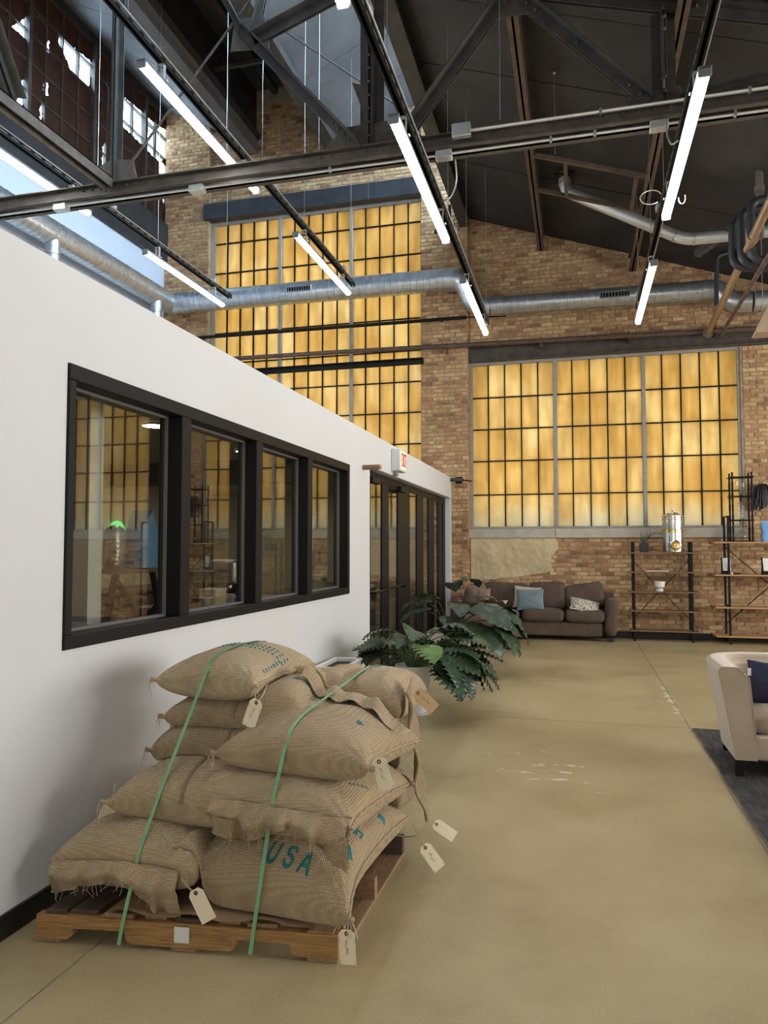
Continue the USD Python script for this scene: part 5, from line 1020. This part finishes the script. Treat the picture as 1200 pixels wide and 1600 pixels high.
# ------------------------------------------------------------------ tub chair on the rug
mat('rug_grey', (0.035, 0.034, 0.035), .95, c2=(0.10, 0.098, 0.098), scale=7, detail=9, ramp=(.42, .72), bump=.004, bscale=120, stretch=(4, .8, 1))
mat('rusty_edge', (0.16, 0.12, 0.085), .9)
rg = thing('area_rug', 'dark grey distressed area rug under the beige tub chair', 'rug', (2.3, 4.7, 0))
gu, gv = np.meshgrid(np.linspace(.935, 3.62, 60), np.linspace(2.2, 6.88, 90), indexing='ij')
part(rg, 'pile', shell(np.stack([gu + .004 * np.sin(gv * 9), gv, .005 + .002 * meshkit.fbm(np.stack([gu * 9, gv * 9, 0 * gu], -1), 3, 1)], -1), .007), 'rug_grey', smooth=True)
part(rg, 'bound_edge', cat([tube([(.935 + .004 * math.sin(y * 9), y, .006) for y in np.linspace(2.2, 6.88, 60)], .005, 6), tube([(.935, 6.88, .006), (3.62, 6.88, .006)], .005, 6)]), 'rusty_edge', smooth=True)
mat('beige_velvet', (0.43, 0.33, 0.23), .8, c2=(0.50, 0.395, 0.285), scale=3, sheen=.5, bump=.0015, bscale=80); mat('beige_seat', (0.34, 0.265, 0.18), .85, c2=(0.40, 0.315, 0.225), scale=6, sheen=.3, bump=.0015, bscale=80)
cx0, cx1, cy0, cy1 = .985, 2.55, 5.50, 6.32
ch_ = thing('tub_chair', 'beige velvet tub chair with black tapered legs on the dark rug', 'armchair', (1.75, 5.9, 0))
pth = bend([(cx0, cy0, 0), (cx0, cy1, 0), (cx1, cy1, 0), (cx1, cy0, 0)], .34, 14); ss = np.r_[0, np.cumsum(np.linalg.norm(np.diff(pth, axis=0), axis=1))]; q = np.linspace(0, ss[-1], 90); pth = np.stack([np.interp(q, ss, pth[:, k]) for k in range(3)], 1)
tg = np.gradient(pth, axis=0); tg /= np.linalg.norm(tg, axis=1, keepdims=True); out_ = np.stack([-tg[:, 1], tg[:, 0], 0 * tg[:, 0]], 1)     # outward of the U
TH = .155; prof2 = []
for z in np.linspace(.125, .70, 9): prof2.append((0, z))
for a in np.linspace(0, math.pi / 2, 5)[1:]: prof2.append((-.045 + .045 * math.cos(a), .70 + .045 * math.sin(a)))
for a in np.linspace(math.pi / 2, math.pi, 5): prof2.append((-TH + .045 + .045 * math.cos(a), .70 + .045 * math.sin(a)))
for z in np.linspace(.68, .125, 9): prof2.append((-TH, z))
prof2 = np.array(prof2); m_ = len(prof2)
flare = .10 * np.clip((prof2[:, 1] - .12) / .62, 0, 1) ** 1.2 - .03
V = pth[:, None] + out_[:, None] * (prof2[None, :, :1] + (flare * np.where(np.arange(m_) < 18, 1, .45))[None, :, None]) + np.array([0, 0, 1.0]) * prof2[None, :, 1:]
nu = len(pth); F = grid_faces(nu, m_); Vf = V.reshape(-1, 3); caps = []
for k in (0, nu - 1):
    c = len(Vf); Vf = np.vstack([Vf, V[k].mean(0)[None]]); i = np.arange(m_); tri = np.stack([np.full(m_, c), k * m_ + i, k * m_ + (i + 1) % m_], 1); caps.append(tri if k else tri[:, ::-1])
bt = np.stack([np.arange(nu - 1) * m_, np.arange(1, nu) * m_, np.arange(1, nu) * m_ + m_ - 1, np.arange(nu - 1) * m_ + m_ - 1], 1)
part(ch_, 'shell', flipfix((Vf, np.vstack([F] + caps + [bt[:, [0, 3, 2]], bt[:, [0, 2, 1]]]))), 'beige_velvet', smooth=40)
for k in (0, nu - 1): part(ch_, 'front_seam', tube(V[k][np.r_[2:m_ - 2:1]], .004, 5), 'beige_seat', smooth=True)
part(ch_, 'front_rail', xf(rbox((cx1 - cx0 - .26, .12, .165), .02), t=((cx0 + cx1) / 2, cy0 + .06, .207)), 'beige_velvet', smooth=True)
part(ch_, 'seat_deck', bx(cx0 + .1, cx1 - .1, cy0 + .1, cy1 - .1, .14, .28), 'beige_velvet', smooth=False)
part(ch_, 'seat_cushion', cushion(((cx0 + cx1) / 2, cy0 + .335, .362), (cx1 - cx0 - .285, .62, .15), .06, seed=7, crown=.02), 'beige_seat', smooth=True)
for x, y in ((cx0 + .06, cy0 + .05), (cx1 - .06, cy0 + .05), (cx0 + .1, cy1 - .1), (cx1 - .1, cy1 - .1)):
    V4 = np.array([(x - .022, y - .022, .008), (x + .022, y - .022, .008), (x + .022, y + .022, .008), (x - .022, y + .022, .008), (x - .034, y - .034, .13), (x + .034, y - .034, .13), (x + .034, y + .034, .13), (x - .034, y + .034, .13)])
    F4 = np.array([(3, 2, 1, 0), (4, 5, 6, 7), (0, 1, 5, 4), (1, 2, 6, 5), (2, 3, 7, 6), (3, 0, 4, 7)]); part(ch_, 'leg', (V4, np.vstack([F4[:, [0, 1, 2]], F4[:, [0, 2, 3]]])), 'black_base', smooth=False)
cushion_thing('navy velvet pillow in the corner of the tub chair', .38, .30, .13, (1.37, 5.92, .575), rx=-16, ry=6, rz=4, m='navy_velvet', seed=8, extra=True)
cushion_thing('grey-blue pillow beside the navy one on the tub chair', .38, .30, .13, (1.70, 5.88, .575), rx=-18, ry=-9, m='blue_grey_fabric', seed=9)

# ------------------------------------------------------------------ shelves along the brick wall
mat('walnut_board', (0.16, 0.085, 0.042), .5, c2=(0.24, 0.135, 0.07), scale=4, stretch=(1, 14, 14)); mat('oak_board', (0.36, 0.20, 0.09), .5, c2=(0.46, 0.27, 0.13), scale=4, stretch=(1, 14, 14))
u_ = thing('shelf_unit', 'open shelf unit with black posts and dark wood boards, right of the sofa', 'shelf', (1.36, 13.25, 0))
for x in (.905, 1.815):
    for y in (13.09, 13.37): part(u_, 'post', cbx(x - .017, x + .017, y - .017, y + .017, 0, 1.66, .003), 'black_metal', smooth=False)
    for z in (.28, .9, 1.52): part(u_, 'rung', bx(x - .012, x + .012, 13.105, 13.355, z - .01, z + .01), 'black_metal', smooth=False)
SH1 = (.17, .50, .82, 1.15, 1.475)
for z in SH1: part(u_, 'board', cbx(.84, 1.93, 13.07, 13.39, z - .011, z + .011, .003), 'walnut_board', smooth=False)
for a, b in (((.92, 1.33), (1.80, .36)), ((.92, .36), (1.80, 1.33))): part(u_, 'brace', tube([(a[0], 13.40, a[1]), (b[0], 13.40, b[1])], .006, 6), 'black_metal')
t = thing('snake_plant', 'small snake plant in a black square pot on top of the dark wood shelf', 'potted plant', (1.085, 13.2, 1.487))
part(t, 'pot', taper_box(np.array([1.085, 13.2, 1.487]), .066, .072, .155, wall=.008), 'insulation', smooth=False)
for k in range(7):
    a = k * 2.4; o = np.array([1.085 + .03 * math.cos(a), 13.2 + .03 * math.sin(a), 1.60]); tip = o + [.035 * math.cos(a), .03 * math.sin(a), .22 + .03 * (k % 3)]
    part(t, 'leaf', tube(bend([o, (o + tip) / 2 + [.01, 0, 0], tip], .1, 5), np.linspace(.011, .001, 7), 6), 'leaf_mid', smooth=True)
part(t, 'soil', bx(1.027, 1.143, 13.142, 13.258, 1.60, 1.606), 'soil', smooth=False)
mat('polished_steel', (0.72, 0.71, 0.68), .24, 1.0); mat('brass_polished', (0.75, 0.53, 0.17), .22, 1.0)
dc = np.array([1.545, 13.2, 1.487]); t = thing('drink_dispenser', 'polished steel drink dispenser with brass bands on the dark wood shelf', 'dispenser', dc)
R = .168
part(t, 'lower_tank', lathe([(0, .0), (R - .01, 0), (R, .015), (R, .33), (R - .012, .345), (0, .345)], 40, dc), 'polished_steel', smooth=40)
part(t, 'brass_band', lathe([(R - .01, .33), (R + .006, .332), (R + .006, .375), (R - .01, .378)], 40, dc), 'brass_polished', smooth=40)
part(t, 'upper_tank', lathe([(R - .012, .37), (R, .385), (R, .575), (R - .01, .58), (R - .01, .60), (0, .60)], 40, dc), 'polished_steel', smooth=40)
part(t, 'brass_ring', lathe([(R - .005, .54), (R + .004, .542), (R + .004, .556), (R - .005, .558)], 40, dc), 'brass_polished', smooth=40)
part(t, 'lid', lathe([(R + .008, .598), (R + .008, .612), (R - .03, .628), (.09, .645), (.085, .66), (.03, .672), (0, .676)], 40, dc), 'polished_steel', smooth=40)
part(t, 'lid_knob', lathe([(0, .665), (.014, .67), (.01, .69), (.024, .705), (.022, .722), (0, .73)], 20, dc), 'polished_steel', smooth=40)
part(t, 'gauge', cat([xf(lathe([(0, .0), (.088, 0), (.088, .02), (.07, .03)], 28), rx=90, t=dc + [.02, -R - .0 + .012, .115])]), 'polished_steel', smooth=40)
part(t, 'gauge_face', xf(lathe([(.074, .0), (.07, .012), (.03, .006), (0, .012)], 28), rx=90, t=dc + [.02, -R - .014, .115]), 'brass_polished', smooth=40)
part(t, 'hose', tube(bend([dc + [-R, 0, .31], dc + [-R - .12, -.01, .33], dc + [-R - .22, -.02, .27], dc + [-R - .24, 0, .20]], .1), .005, 6), 'black_metal')
single('paper_tray', cat([cbx(1.10, 1.46, 13.1, 13.34, 1.163, 1.178, .003)]), 'pot_white', 'flat white tray on the second board of the dark wood shelf', 'tray', smooth=False)
t = thing('glass_carafe', 'small clear glass carafe at the right end of the second board', 'carafe', (1.68, 13.2, 1.162))
pane_glass('thin_glass', (0.93, 0.95, 0.95), ior=1.45)
part(t, 'body', lathe([(0, .0), (.035, 0), (.04, .02), (.028, .07), (.016, .10), (.022, .13)], 24, (1.68, 13.2, 1.162)), 'thin_glass', smooth=40); part(t, 'base', lathe([(0, 0), (.042, 0), (.042, .008), (0, .008)], 20, (1.68, 13.2, 1.161)), 'walnut_board')
bc = np.array([1.32, 13.2, .832]); t = thing('dripper_bowl', 'white ceramic bowl on a narrow foot, third board of the dark wood shelf', 'bowl', bc)
part(t, 'bowl', lathe([(0, .045), (.05, .045), (.082, .075), (.092, .165), (.087, .165), (.076, .08), (0, .06)], 32, bc), 'pot_white', smooth=40); part(t, 'foot', lathe([(0, 0), (.06, 0), (.062, .012), (.058, .035), (.045, .045), (0, .046)], 28, bc), 'pot_white', smooth=40)
# second unit, running out of the frame at right
u_ = thing('shelf_unit', 'tall shelf unit with pale oak boards at the right edge, holding the glass tower', 'shelf', (2.9, 13.2, 0))
for x in (2.365, 3.75):
    for y in (13.0, 13.34): part(u_, 'post', cbx(x - .016, x + .016, y - .016, y + .016, 0, 2.08, .003), 'black_metal', smooth=False)
    for z in (.62, 1.14, 1.55, 2.07): part(u_, 'rung', bx(x - .012, x + .012, 13.016, 13.324, z - .012, z + .012), 'black_metal', smooth=False)
SH2 = (.125, .59, 1.115, 1.645)
for z in SH2: part(u_, 'board', cbx(2.15, 3.95, 12.98, 13.40, z - .014, z + .014, .004), 'oak_board', smooth=False); 
for z in SH2: part(u_, 'board_cap', cbx(2.13, 2.16, 13.20, 13.39, z - .018, z + .02, .004), 'walnut_board', smooth=False)
for a, b in (((2.37, 1.58), (3.74, .3)), ((2.37, .3), (3.74, 1.58))): part(u_, 'brace', tube([(a[0], 13.36, a[1]), (b[0], 13.36, b[1])], .008, 6), 'black_metal')
tc = np.array([2.60, 13.18, 1.66]); t = thing('brew_tower', 'tall black cold-brew tower with glass vessels on the oak shelf', 'coffee brewer', tc)
for sx in (-1, 1):
    for sy in (-1, 1):
        pr = [(0, 0), (.016, 0)] + [q for k in range(6) for q in ((.016, .02 + k * .18), (.019, .04 + k * .18), (.013, .10 + k * .18), (.017, .17 + k * .18))] + [(.012, 1.10), (.018, 1.13), (0, 1.14)]
        part(t, 'turned_post', lathe(pr, 14, tc + [sx * .145, sy * .12, 0]), 'black_metal', smooth=40)
for z in (0, .345, .735, 1.05): part(t, 'plate', cbx(tc[0] - .18, tc[0] + .18, tc[1] - .15, tc[1] + .15, tc[2] + z, tc[2] + z + .014, .004), 'black_metal', smooth=False)
part(t, 'glass_flask', lathe([(.0, .016), (.075, .018), (.10, .06), (.095, .12), (.06, .17), (.03, .20), (.035, .235)], 30, tc), 'thin_glass', smooth=40)
part(t, 'glass_column', lathe([(.012, .30), (.045, .34), (.05, .40), (.05, .60), (.03, .66), (.012, .72)], 26, tc), 'thin_glass', smooth=40)
part(t, 'glass_bulb', lathe([(.012, .74), (.02, .78), (.08, .86), (.085, .98), (.06, 1.045)], 28, tc), 'thin_glass', smooth=40)
part(t, 'valve', cat([tube([tc + [0, 0, .66], tc + [0, 0, .78]], .012, 8), tube([tc + [-.03, -.01, .73], tc + [.03, -.01, .73]], .007, 6)]), 'black_metal')
mat('sky_blue_bag', (0.16, 0.36, 0.66), .45, c2=(0.20, 0.42, 0.72), scale=6, bump=.006, bscale=14)
def coffee_bag(c, w, d, h, label, fold=.16, name='coffee_bag'):
    t = thing(name, label, 'bag', c); n = 9; zz = np.linspace(0, h, 16); rows = []
    for z in zz:
        k = np.clip((z - h * .62) / (h * .38), 0, 1); dd = d * (1 - k * .93); ww = w * (1 - .04 * math.sin(math.pi * z / h)); ring = []
        for a in np.linspace(0, 2 * math.pi, 40, endpoint=False):
            ca, sa = math.cos(a), math.sin(a); ring.append((ww / 2 * np.sign(ca) * abs(ca) ** .45, dd / 2 * np.sign(sa) * abs(sa) ** .45, z))
        rows.append(ring)
    V = np.array(rows); V[..., 0] += (meshkit.fbm(V * 18, 3, 3) - .5) * .02; V[..., 1] += (meshkit.fbm(V * 18 + 9, 3, 4) - .5) * .02 * (V[..., 2] > .01)
    m = 40; i, j = np.meshgrid(np.arange(15), np.arange(m), indexing='ij'); qd = np.stack([i * m + j, i * m + (j + 1) % m, (i + 1) * m + (j + 1) % m, (i + 1) * m + j], -1).reshape(-1, 4)
    Vf = np.vstack([V.reshape(-1, 3), [[0, 0, 0]], [[0, 0, h]]]); j = np.arange(m)
    F = np.vstack([qd[:, [0, 1, 2]], qd[:, [0, 2, 3]], np.stack([np.full(m, 16 * m), (j + 1) % m, j], 1), np.stack([np.full(m, 16 * m + 1), 15 * m + j, 15 * m + (j + 1) % m], 1)])
    part(t, 'body', (Vf + np.array(c, float), F), 'sky_blue_bag', smooth=50)
    part(t, 'top_seal', bx(c[0] - w * .46, c[0] + w * .46, c[1] - .006, c[1] + .006, c[2] + h - .03, c[2] + h + .004), 'sky_blue_bag', smooth=False)
    return t
coffee_bag((2.99, 13.12, 1.66), .22, .12, .33, 'sky blue bag on top of the oak shelf at the right edge')
for k, (x, lab) in enumerate(((2.33, 'black stand holding white cards at the left post of the oak shelf'), (2.93, 'black stand holding white cards at the right edge of the photo'))):
    t = thing('card_stand', lab, 'card holder', (x, 12.98, 1.13))
    part(t, 'stand', cat([bx(x - .07, x + .07, 13.00, 13.08, 1.129, 1.16), xf(bx(-.07, .07, 0, .008, 0, .26), rx=-12, t=(x, 13.03, 1.15)), bx(x - .07, x - .06, 12.99, 13.08, 1.129, 1.22)]), 'black_metal', smooth=False)
    for j in range(3): part(t, 'card', xf(bx(-.055 + .004 * j, .058 + .004 * j, -.006 - .006 * j, -.003 - .006 * j, .03, .245 - .01 * j), rx=-12 - 2 * j, t=(x + .004, 13.02, 1.155)), 'sticker', smooth=False)
t = thing('small_tool', 'small black and steel tool on the edge of the oak shelf', 'tool', (2.47, 12.99, 1.13)); part(t, 'handle', tube([(2.42, 12.995, 1.142), (2.53, 13.0, 1.142)], .011, 8), 'black_metal'); part(t, 'head', lathe([(0, 0), (.03, 0), (.032, .03), (.02, .05), (0, .052)], 16, (2.40, 13.0, 1.13)), 'polished_steel')
# dark dried bundle on the wall at the right edge
t = thing('hanging_bundle', 'dark dried plant bundle hanging on the brick at the right edge', 'wall hanging', (2.98, 13.4, 2.2)); r = np.random.default_rng(9); st = []
for k in range(40):
    a = r.uniform(0, 2 * math.pi); rr = r.uniform(.02, .10); p0 = np.array([2.99 + .5 * rr * math.cos(a), 13.42 + .02 * math.sin(a), 2.62]); p1 = p0 + [rr * math.cos(a), -.04 + .03 * math.sin(a), -.10]; p2 = p1 + [r.normal(0, .02), -.01, -r.uniform(.12, .34)]; st.append(tube(bend([p0, p1, p2], .08, 5), np.linspace(.008, .016, 7), 5))
part(t, 'strand', cat(st), 'insulation', kind='stuff', smooth=True); part(t, 'hook', tube([(2.99, 13.42, 2.61), (2.99, 13.49, 2.66)], .006, 6), 'black_metal')

# ------------------------------------------------------------------ the office behind the glass
mat('office_beige', (0.52, 0.46, 0.33), .8); mat('office_dark', (0.03, 0.027, 0.024), .6); mat('office_counter', (0.10, 0.065, 0.04), .5, c2=(0.15, 0.10, 0.06), scale=4)
XI = XP - .15
of = struct('wall_office_back', label='beige rear and side walls of the office')
part(of, 'rear_wall', bx(-8.2, XI, 12.9, 13.1, 0, 2.6), 'office_beige', smooth=False)
part(of, 'side_wall', bx(-7.4, -7.25, 3.6, 12.9, 0, 2.6), 'office_beige', smooth=False)
part(of, 'stub_wall', bx(-6.4, -2.60, 3.50, 3.62, 0, 2.6), 'white_far', smooth=False)
part(of, 'bulkhead', bx(-7.25, -3.2, 8.0, 8.25, 2.33, 2.6), 'office_counter', smooth=False)
part(of, 'corner_post', bx(-4.6, -4.35, 8.0, 8.25, 0, 2.33), 'office_counter', smooth=False)
oc = struct('ceiling_office', label='office ceiling')
part(oc, 'board', bx(-7.4, XI, YF + .01, 13.38, 2.6, 2.72), 'office_beige', smooth=False)
first_dl = None
for k, (x, y, w) in enumerate(((-3.42, 5.45, 'first from the left in the office window'), (-3.40, 7.15, 'in the second pane of the office window'), (-5.9, 8.9, 'beyond the bulkhead, left of the blue bag'), (-6.1, 10.2, 'beyond the bulkhead, above the blue bag'), (-5.0, 9.7, 'beyond the bulkhead in the second pane'), (-5.2, 11.2, 'farthest beyond the bulkhead in the second pane'), (-3.6, 9.2, 'in the third pane of the office window'), (-3.4, 11.6, 'seen through the storefront glass'))):
    if first_dl is None:
        first_dl = thing('downlight', 'round glowing ceiling downlight, ' + w, 'ceiling light', (x, y, 2.6)); 
        part(first_dl, 'lens', lathe([(0, -.022), (.10, -.022), (.105, -.015), (.105, -.004), (0, -.004)], 28), 'downlight_glow', local=True, smooth=40); part(first_dl, 'trim_ring', lathe([(.106, -.002), (.106, -.02), (.125, -.016), (.128, -.002)], 28), 'sticker', local=True, smooth=40)
    else: copy(first_dl, (x, y, 2.6), 'round glowing ceiling downlight, ' + w)
t = thing('tall_stand', 'tall dark trestle stand in the office holding the blue bag', 'stand', (-3.02, 4.5, 0))
part(t, 'top', cbx(-3.22, -2.78, 4.02, 5.05, 1.395, 1.42, .005), 'office_counter', smooth=False)
for y in (4.1, 4.95):
    part(t, 'leg', bar((-2.84, y, 1.39), (-3.14, y, 0), .035, .035, (0, 1, 0)), 'black_metal', smooth=False); part(t, 'leg', bar((-3.14, y + .04, 1.39), (-2.84, y + .04, 0), .035, .035, (0, 1, 0)), 'black_metal', smooth=False)
part(t, 'brace', bar((-2.86, 4.12, 1.36), (-2.92, 4.55, 1.05), .03, .03), 'black_metal', smooth=False); part(t, 'brace', bar((-2.86, 4.95, 1.36), (-2.92, 4.55, 1.05), .03, .03), 'black_metal', smooth=False)
coffee_bag((-2.98, 4.60, 1.421), .17, .22, .40, 'sky blue coffee bag with silver side on the office stand')
mat('foil_silver', (0.45, 0.44, 0.42), .3, .8, bump=.01, bscale=30)
t = thing('foil_bag', 'crumpled silver foil bag just left of the blue bag in the office', 'bag', (-3.05, 4.42, 1.421))
part(t, 'body', cushion((-3.06, 4.40, 1.555), (.12, .14, .26), .04, seed=5), 'foil_silver', smooth=True); part(t, 'seal', bx(-3.10, -3.02, 4.395, 4.405, 1.66, 1.71), 'foil_silver', smooth=False)
def heap(label, c, L, m, seed): 
    t = thing('folded_sack', label, 'sack', c); v, f = rbox(L, .12, 4); v = v + (meshkit.fbm(v * 7 + seed, 4, seed)[:, None] - .5) * .22 * v / (np.linalg.norm(v, axis=1, keepdims=True) + .05)
    v[:, 2] -= v[:, 2].min(); part(t, 'cloth', (v + np.array(c), f), m, smooth=True)
    part(t, 'fold', xf(shell(np.stack([np.outer(np.linspace(-L[0] / 2, L[0] / 2, 20), np.ones(6)), np.outer(np.ones(20), np.linspace(-.1, .12, 6)), .02 * np.sin(np.outer(np.linspace(0, 18, 20), np.ones(6)) + np.linspace(0, 2, 6))], -1), .004), t=np.array(c) + [0, -L[1] / 2, L[2] * .97]), m, smooth=True)
heap('crumpled tan sack under the office stand at left', (-3.05, 4.25, 0), (.3, .28, 1.15), 'burlap', 3); heap('brown paper sack under the office stand at right', (-2.95, 4.75, 0), (.28, .36, .95), 'kraft_paper', 5)
mat('leaf_neon', (0.1, 0.6, 0.15), .4); emit('neon_green', (0.10, 0.95, 0.22), 1.3)
t = thing('green_sign', 'small glowing green leaf sign on the rear office wall', 'sign', (-7.2, 10.5, 1.6))
for k, (dz, fl_) in enumerate(((.12, 1), (-.12, -1))):
    a = np.linspace(0, math.pi * .9, 12); pl = Polygon([(.20 * math.cos(q), fl_ * .17 * math.sin(q)) for q in a] + [(.16 * math.cos(q) + .03, fl_ * .07 * math.sin(q)) for q in a[::-1]]).buffer(0)
    part(t, 'leaf', extr(affinity.translate(pl, 10.45, 1.78 + dz * .4), .03, YZ(-7.245)), 'neon_green', smooth=False)
def counter(label, x0, x1, y0, y1, h, n):
    t = thing('counter', label, 'counter', ((x0 + x1) / 2, (y0 + y1) / 2, 0)); part(t, 'body', bx(x0, x1, y0, y1, .1, h - .04), 'office_dark', smooth=False); part(t, 'toe_kick', bx(x0 + .05, x1 - .05, y0 + .05, y1 - .05, 0, .1), 'black_base', smooth=False)
    part(t, 'top', cbx(x0 - .03, x1 + .03, y0 - .03, y1 + .03, h - .04, h, .006), 'office_counter', smooth=False)
    for k in range(n):
        a = y0 + (y1 - y0) * k / n; b = y0 + (y1 - y0) * (k + 1) / n; part(t, 'door', cbx(x1 + .001, x1 + .018, a + .02, b - .02, .13, h - .08, .003), 'office_counter', smooth=False); 
counter('dark counter along the middle of the office under the second pane', -3.7, -3.0, 5.6, 7.6, 1.05, 4)
counter('dark counter behind the third and fourth panes', -3.9, -3.2, 8.6, 11.6, 1.0, 5)
counter('brown counter by the far office wall behind the blue bag', -7.0, -6.2, 6.5, 11.5, .95, 6)
def machine(label, c, L):
    t = thing('espresso_machine', label, 'coffee machine', c); x, y, z = c
    part(t, 'body', xf(rbox((L[0], L[1], L[2] * .55), .03), t=(x, y, z + L[2] * .66)), 'foil_silver', smooth=True); part(t, 'base', cbx(x - L[0] / 2, x + L[0] / 2, y - L[1] / 2, y + L[1] / 2, z + .001, z + L[2] * .16, .01), 'black_metal', smooth=False)
    part(t, 'column', cbx(x - L[0] / 2, x - .02, y - L[1] / 2 + .03, y + L[1] / 2 - .03, z + L[2] * .16, z + L[2] * .42, .01), 'black_metal', smooth=False)
    for k in (-.25, .25): part(t, 'group_head', cat([tube([(x + .1, y + k * L[1], z + L[2] * .42), (x + .1, y + k * L[1], z + L[2] * .3)], .03, 12), tube([(x + .12, y + k * L[1], z + L[2] * .33), (x + .26, y + k * L[1], z + L[2] * .31)], .012, 8)]), 'polished_steel')
machine('steel espresso machine on the counter seen in the second pane', (-3.32, 6.6, 1.05), (.45, .62, .42))
t = thing('cream_box', 'small cream box on the counter in the second pane', 'box', (-3.15, 5.95, 1.05)); part(t, 'carton', cbx(-3.22, -3.06, 5.86, 6.06, 1.051, 1.18, .004), 'tag_card', smooth=False); part(t, 'lid', cbx(-3.225, -3.055, 5.855, 6.065, 1.18, 1.20, .003), 'sticker', smooth=False)
for k, (y, lab) in enumerate(((5.72, 'white cup nearest the left of the second pane'), (6.18, 'white cup beside the espresso machine'))):
    t = thing('cup', lab, 'cup', (-3.08, y, 1.05)); part(t, 'bowl', lathe([(0, .001), (.03, .001), (.045, .05), (.048, .09), (.044, .09), (.04, .05), (0, .012)], 22, (-3.08, y, 1.05)), 'pot_white', smooth=40); part(t, 'handle', tube([(-3.08 + .045 + .02 * math.sin(a), y, 1.10 + .022 * math.cos(a)) for a in np.linspace(.2, 2.9, 8)], .005, 6), 'pot_white')
gt = np.array([-3.35, 9.3, 1.0]); t = thing('glass_brewer', 'clear glass brewing tower with hanging bulbs in the third pane', 'coffee brewer', gt)
part(t, 'frame', cat([tube([gt + [0, -.25, 0], gt + [0, -.25, 1.0], gt + [0, .3, 1.0], gt + [0, .3, 0]], .012, 8)]), 'polished_steel'); part(t, 'base', cbx(gt[0] - .12, gt[0] + .12, gt[1] - .3, gt[1] + .35, 1.001, 1.02, .004), 'black_metal', smooth=False)
for k, y in enumerate((-.12, .02, .17)):
    part(t, 'glass_bulb', lathe([(.012, .62), (.02, .58), (.07, .50), (.075, .42), (.05, .36), (.012, .33)], 22, gt + [0, y, 0]), 'thin_glass', smooth=40); part(t, 'glass_flask', lathe([(0, .03), (.07, .03), (.085, .08), (.06, .16), (.02, .22), (.022, .28)], 22, gt + [0, y, 0]), 'thin_glass', smooth=40)
part(t, 'crossbar', tube([gt + [0, -.25, .68], gt + [0, .3, .68]], .009, 8), 'polished_steel')
for k, y in enumerate((9.9, 10.1, 10.3, 10.55)):
    t = thing('bottle', ('clear bottle left of the white canister', 'clear bottle second in the row behind the third pane', 'clear bottle third in the row behind the third pane', 'clear bottle at the right end of the row behind the third pane')[k], 'bottle', (-3.3, y, 1.0), group=None); part(t, 'glass', lathe([(0, .001), (.04, .001), (.042, .14), (.016, .19), (.016, .24)], 20, (-3.3, y, 1.0)), 'thin_glass', smooth=40); part(t, 'cap', lathe([(0, .25), (.018, .25), (.018, .235), (0, .235)], 14, (-3.3, y, 1.0)), 'black_metal')
t = thing('canister', 'white canister on the counter in the fourth pane', 'canister', (-3.3, 11.0, 1.0)); part(t, 'body', lathe([(0, .001), (.08, .001), (.082, .26), (.07, .28), (0, .28)], 26, (-3.3, 11.0, 1.0)), 'pot_white', smooth=40); part(t, 'lid', lathe([(.084, .281), (.084, .30), (0, .31)], 26, (-3.3, 11.0, 1.0)), 'black_metal', smooth=40)
t = thing('barrel', 'white plastic tub on legs behind the fourth pane', 'tub', (-2.95, 8.0, .6)); part(t, 'body', lathe([(0, .75), (.12, .75), (.14, 1.25), (.13, 1.25), (0, 1.2)], 26, (-2.95, 8.0, 0)), 'pot_white', smooth=40)
for k in range(3): part(t, 'leg', tube([(-2.95 + .1 * math.cos(k * 2.1), 8.0 + .1 * math.sin(k * 2.1), .75), (-2.95 + .14 * math.cos(k * 2.1), 8.0 + .14 * math.sin(k * 2.1), 0)], .012, 8), 'polished_steel')
single('hose', tube(bend([(-2.8, 7.35, 0.02), (-2.8, 7.5, .9), (-2.85, 7.75, 1.35), (-2.9, 7.9, 1.5)], .3), .018, 8), 'rose_fabric', 'salmon hose looping up behind the fourth pane', 'hose')
t = thing('bar_stool', 'dark stool in the office behind the second pane', 'stool', (-2.75, 6.1, 0)); part(t, 'seat', lathe([(0, .72), (.17, .72), (.18, .74), (.17, .765), (0, .77)], 26, (-2.75, 6.1, 0)), 'office_counter', smooth=40)
for k in range(4): part(t, 'leg', tube([(-2.75 + .12 * math.cos(k * 1.57 + .8), 6.1 + .12 * math.sin(k * 1.57 + .8), .72), (-2.75 + .19 * math.cos(k * 1.57 + .8), 6.1 + .19 * math.sin(k * 1.57 + .8), 0)], .012, 8), 'black_metal')
part(t, 'foot_ring', tube([(-2.75 + .17 * math.cos(a), 6.1 + .17 * math.sin(a), .25) for a in np.linspace(0, 2 * math.pi, 24)], .008, 6), 'black_metal')
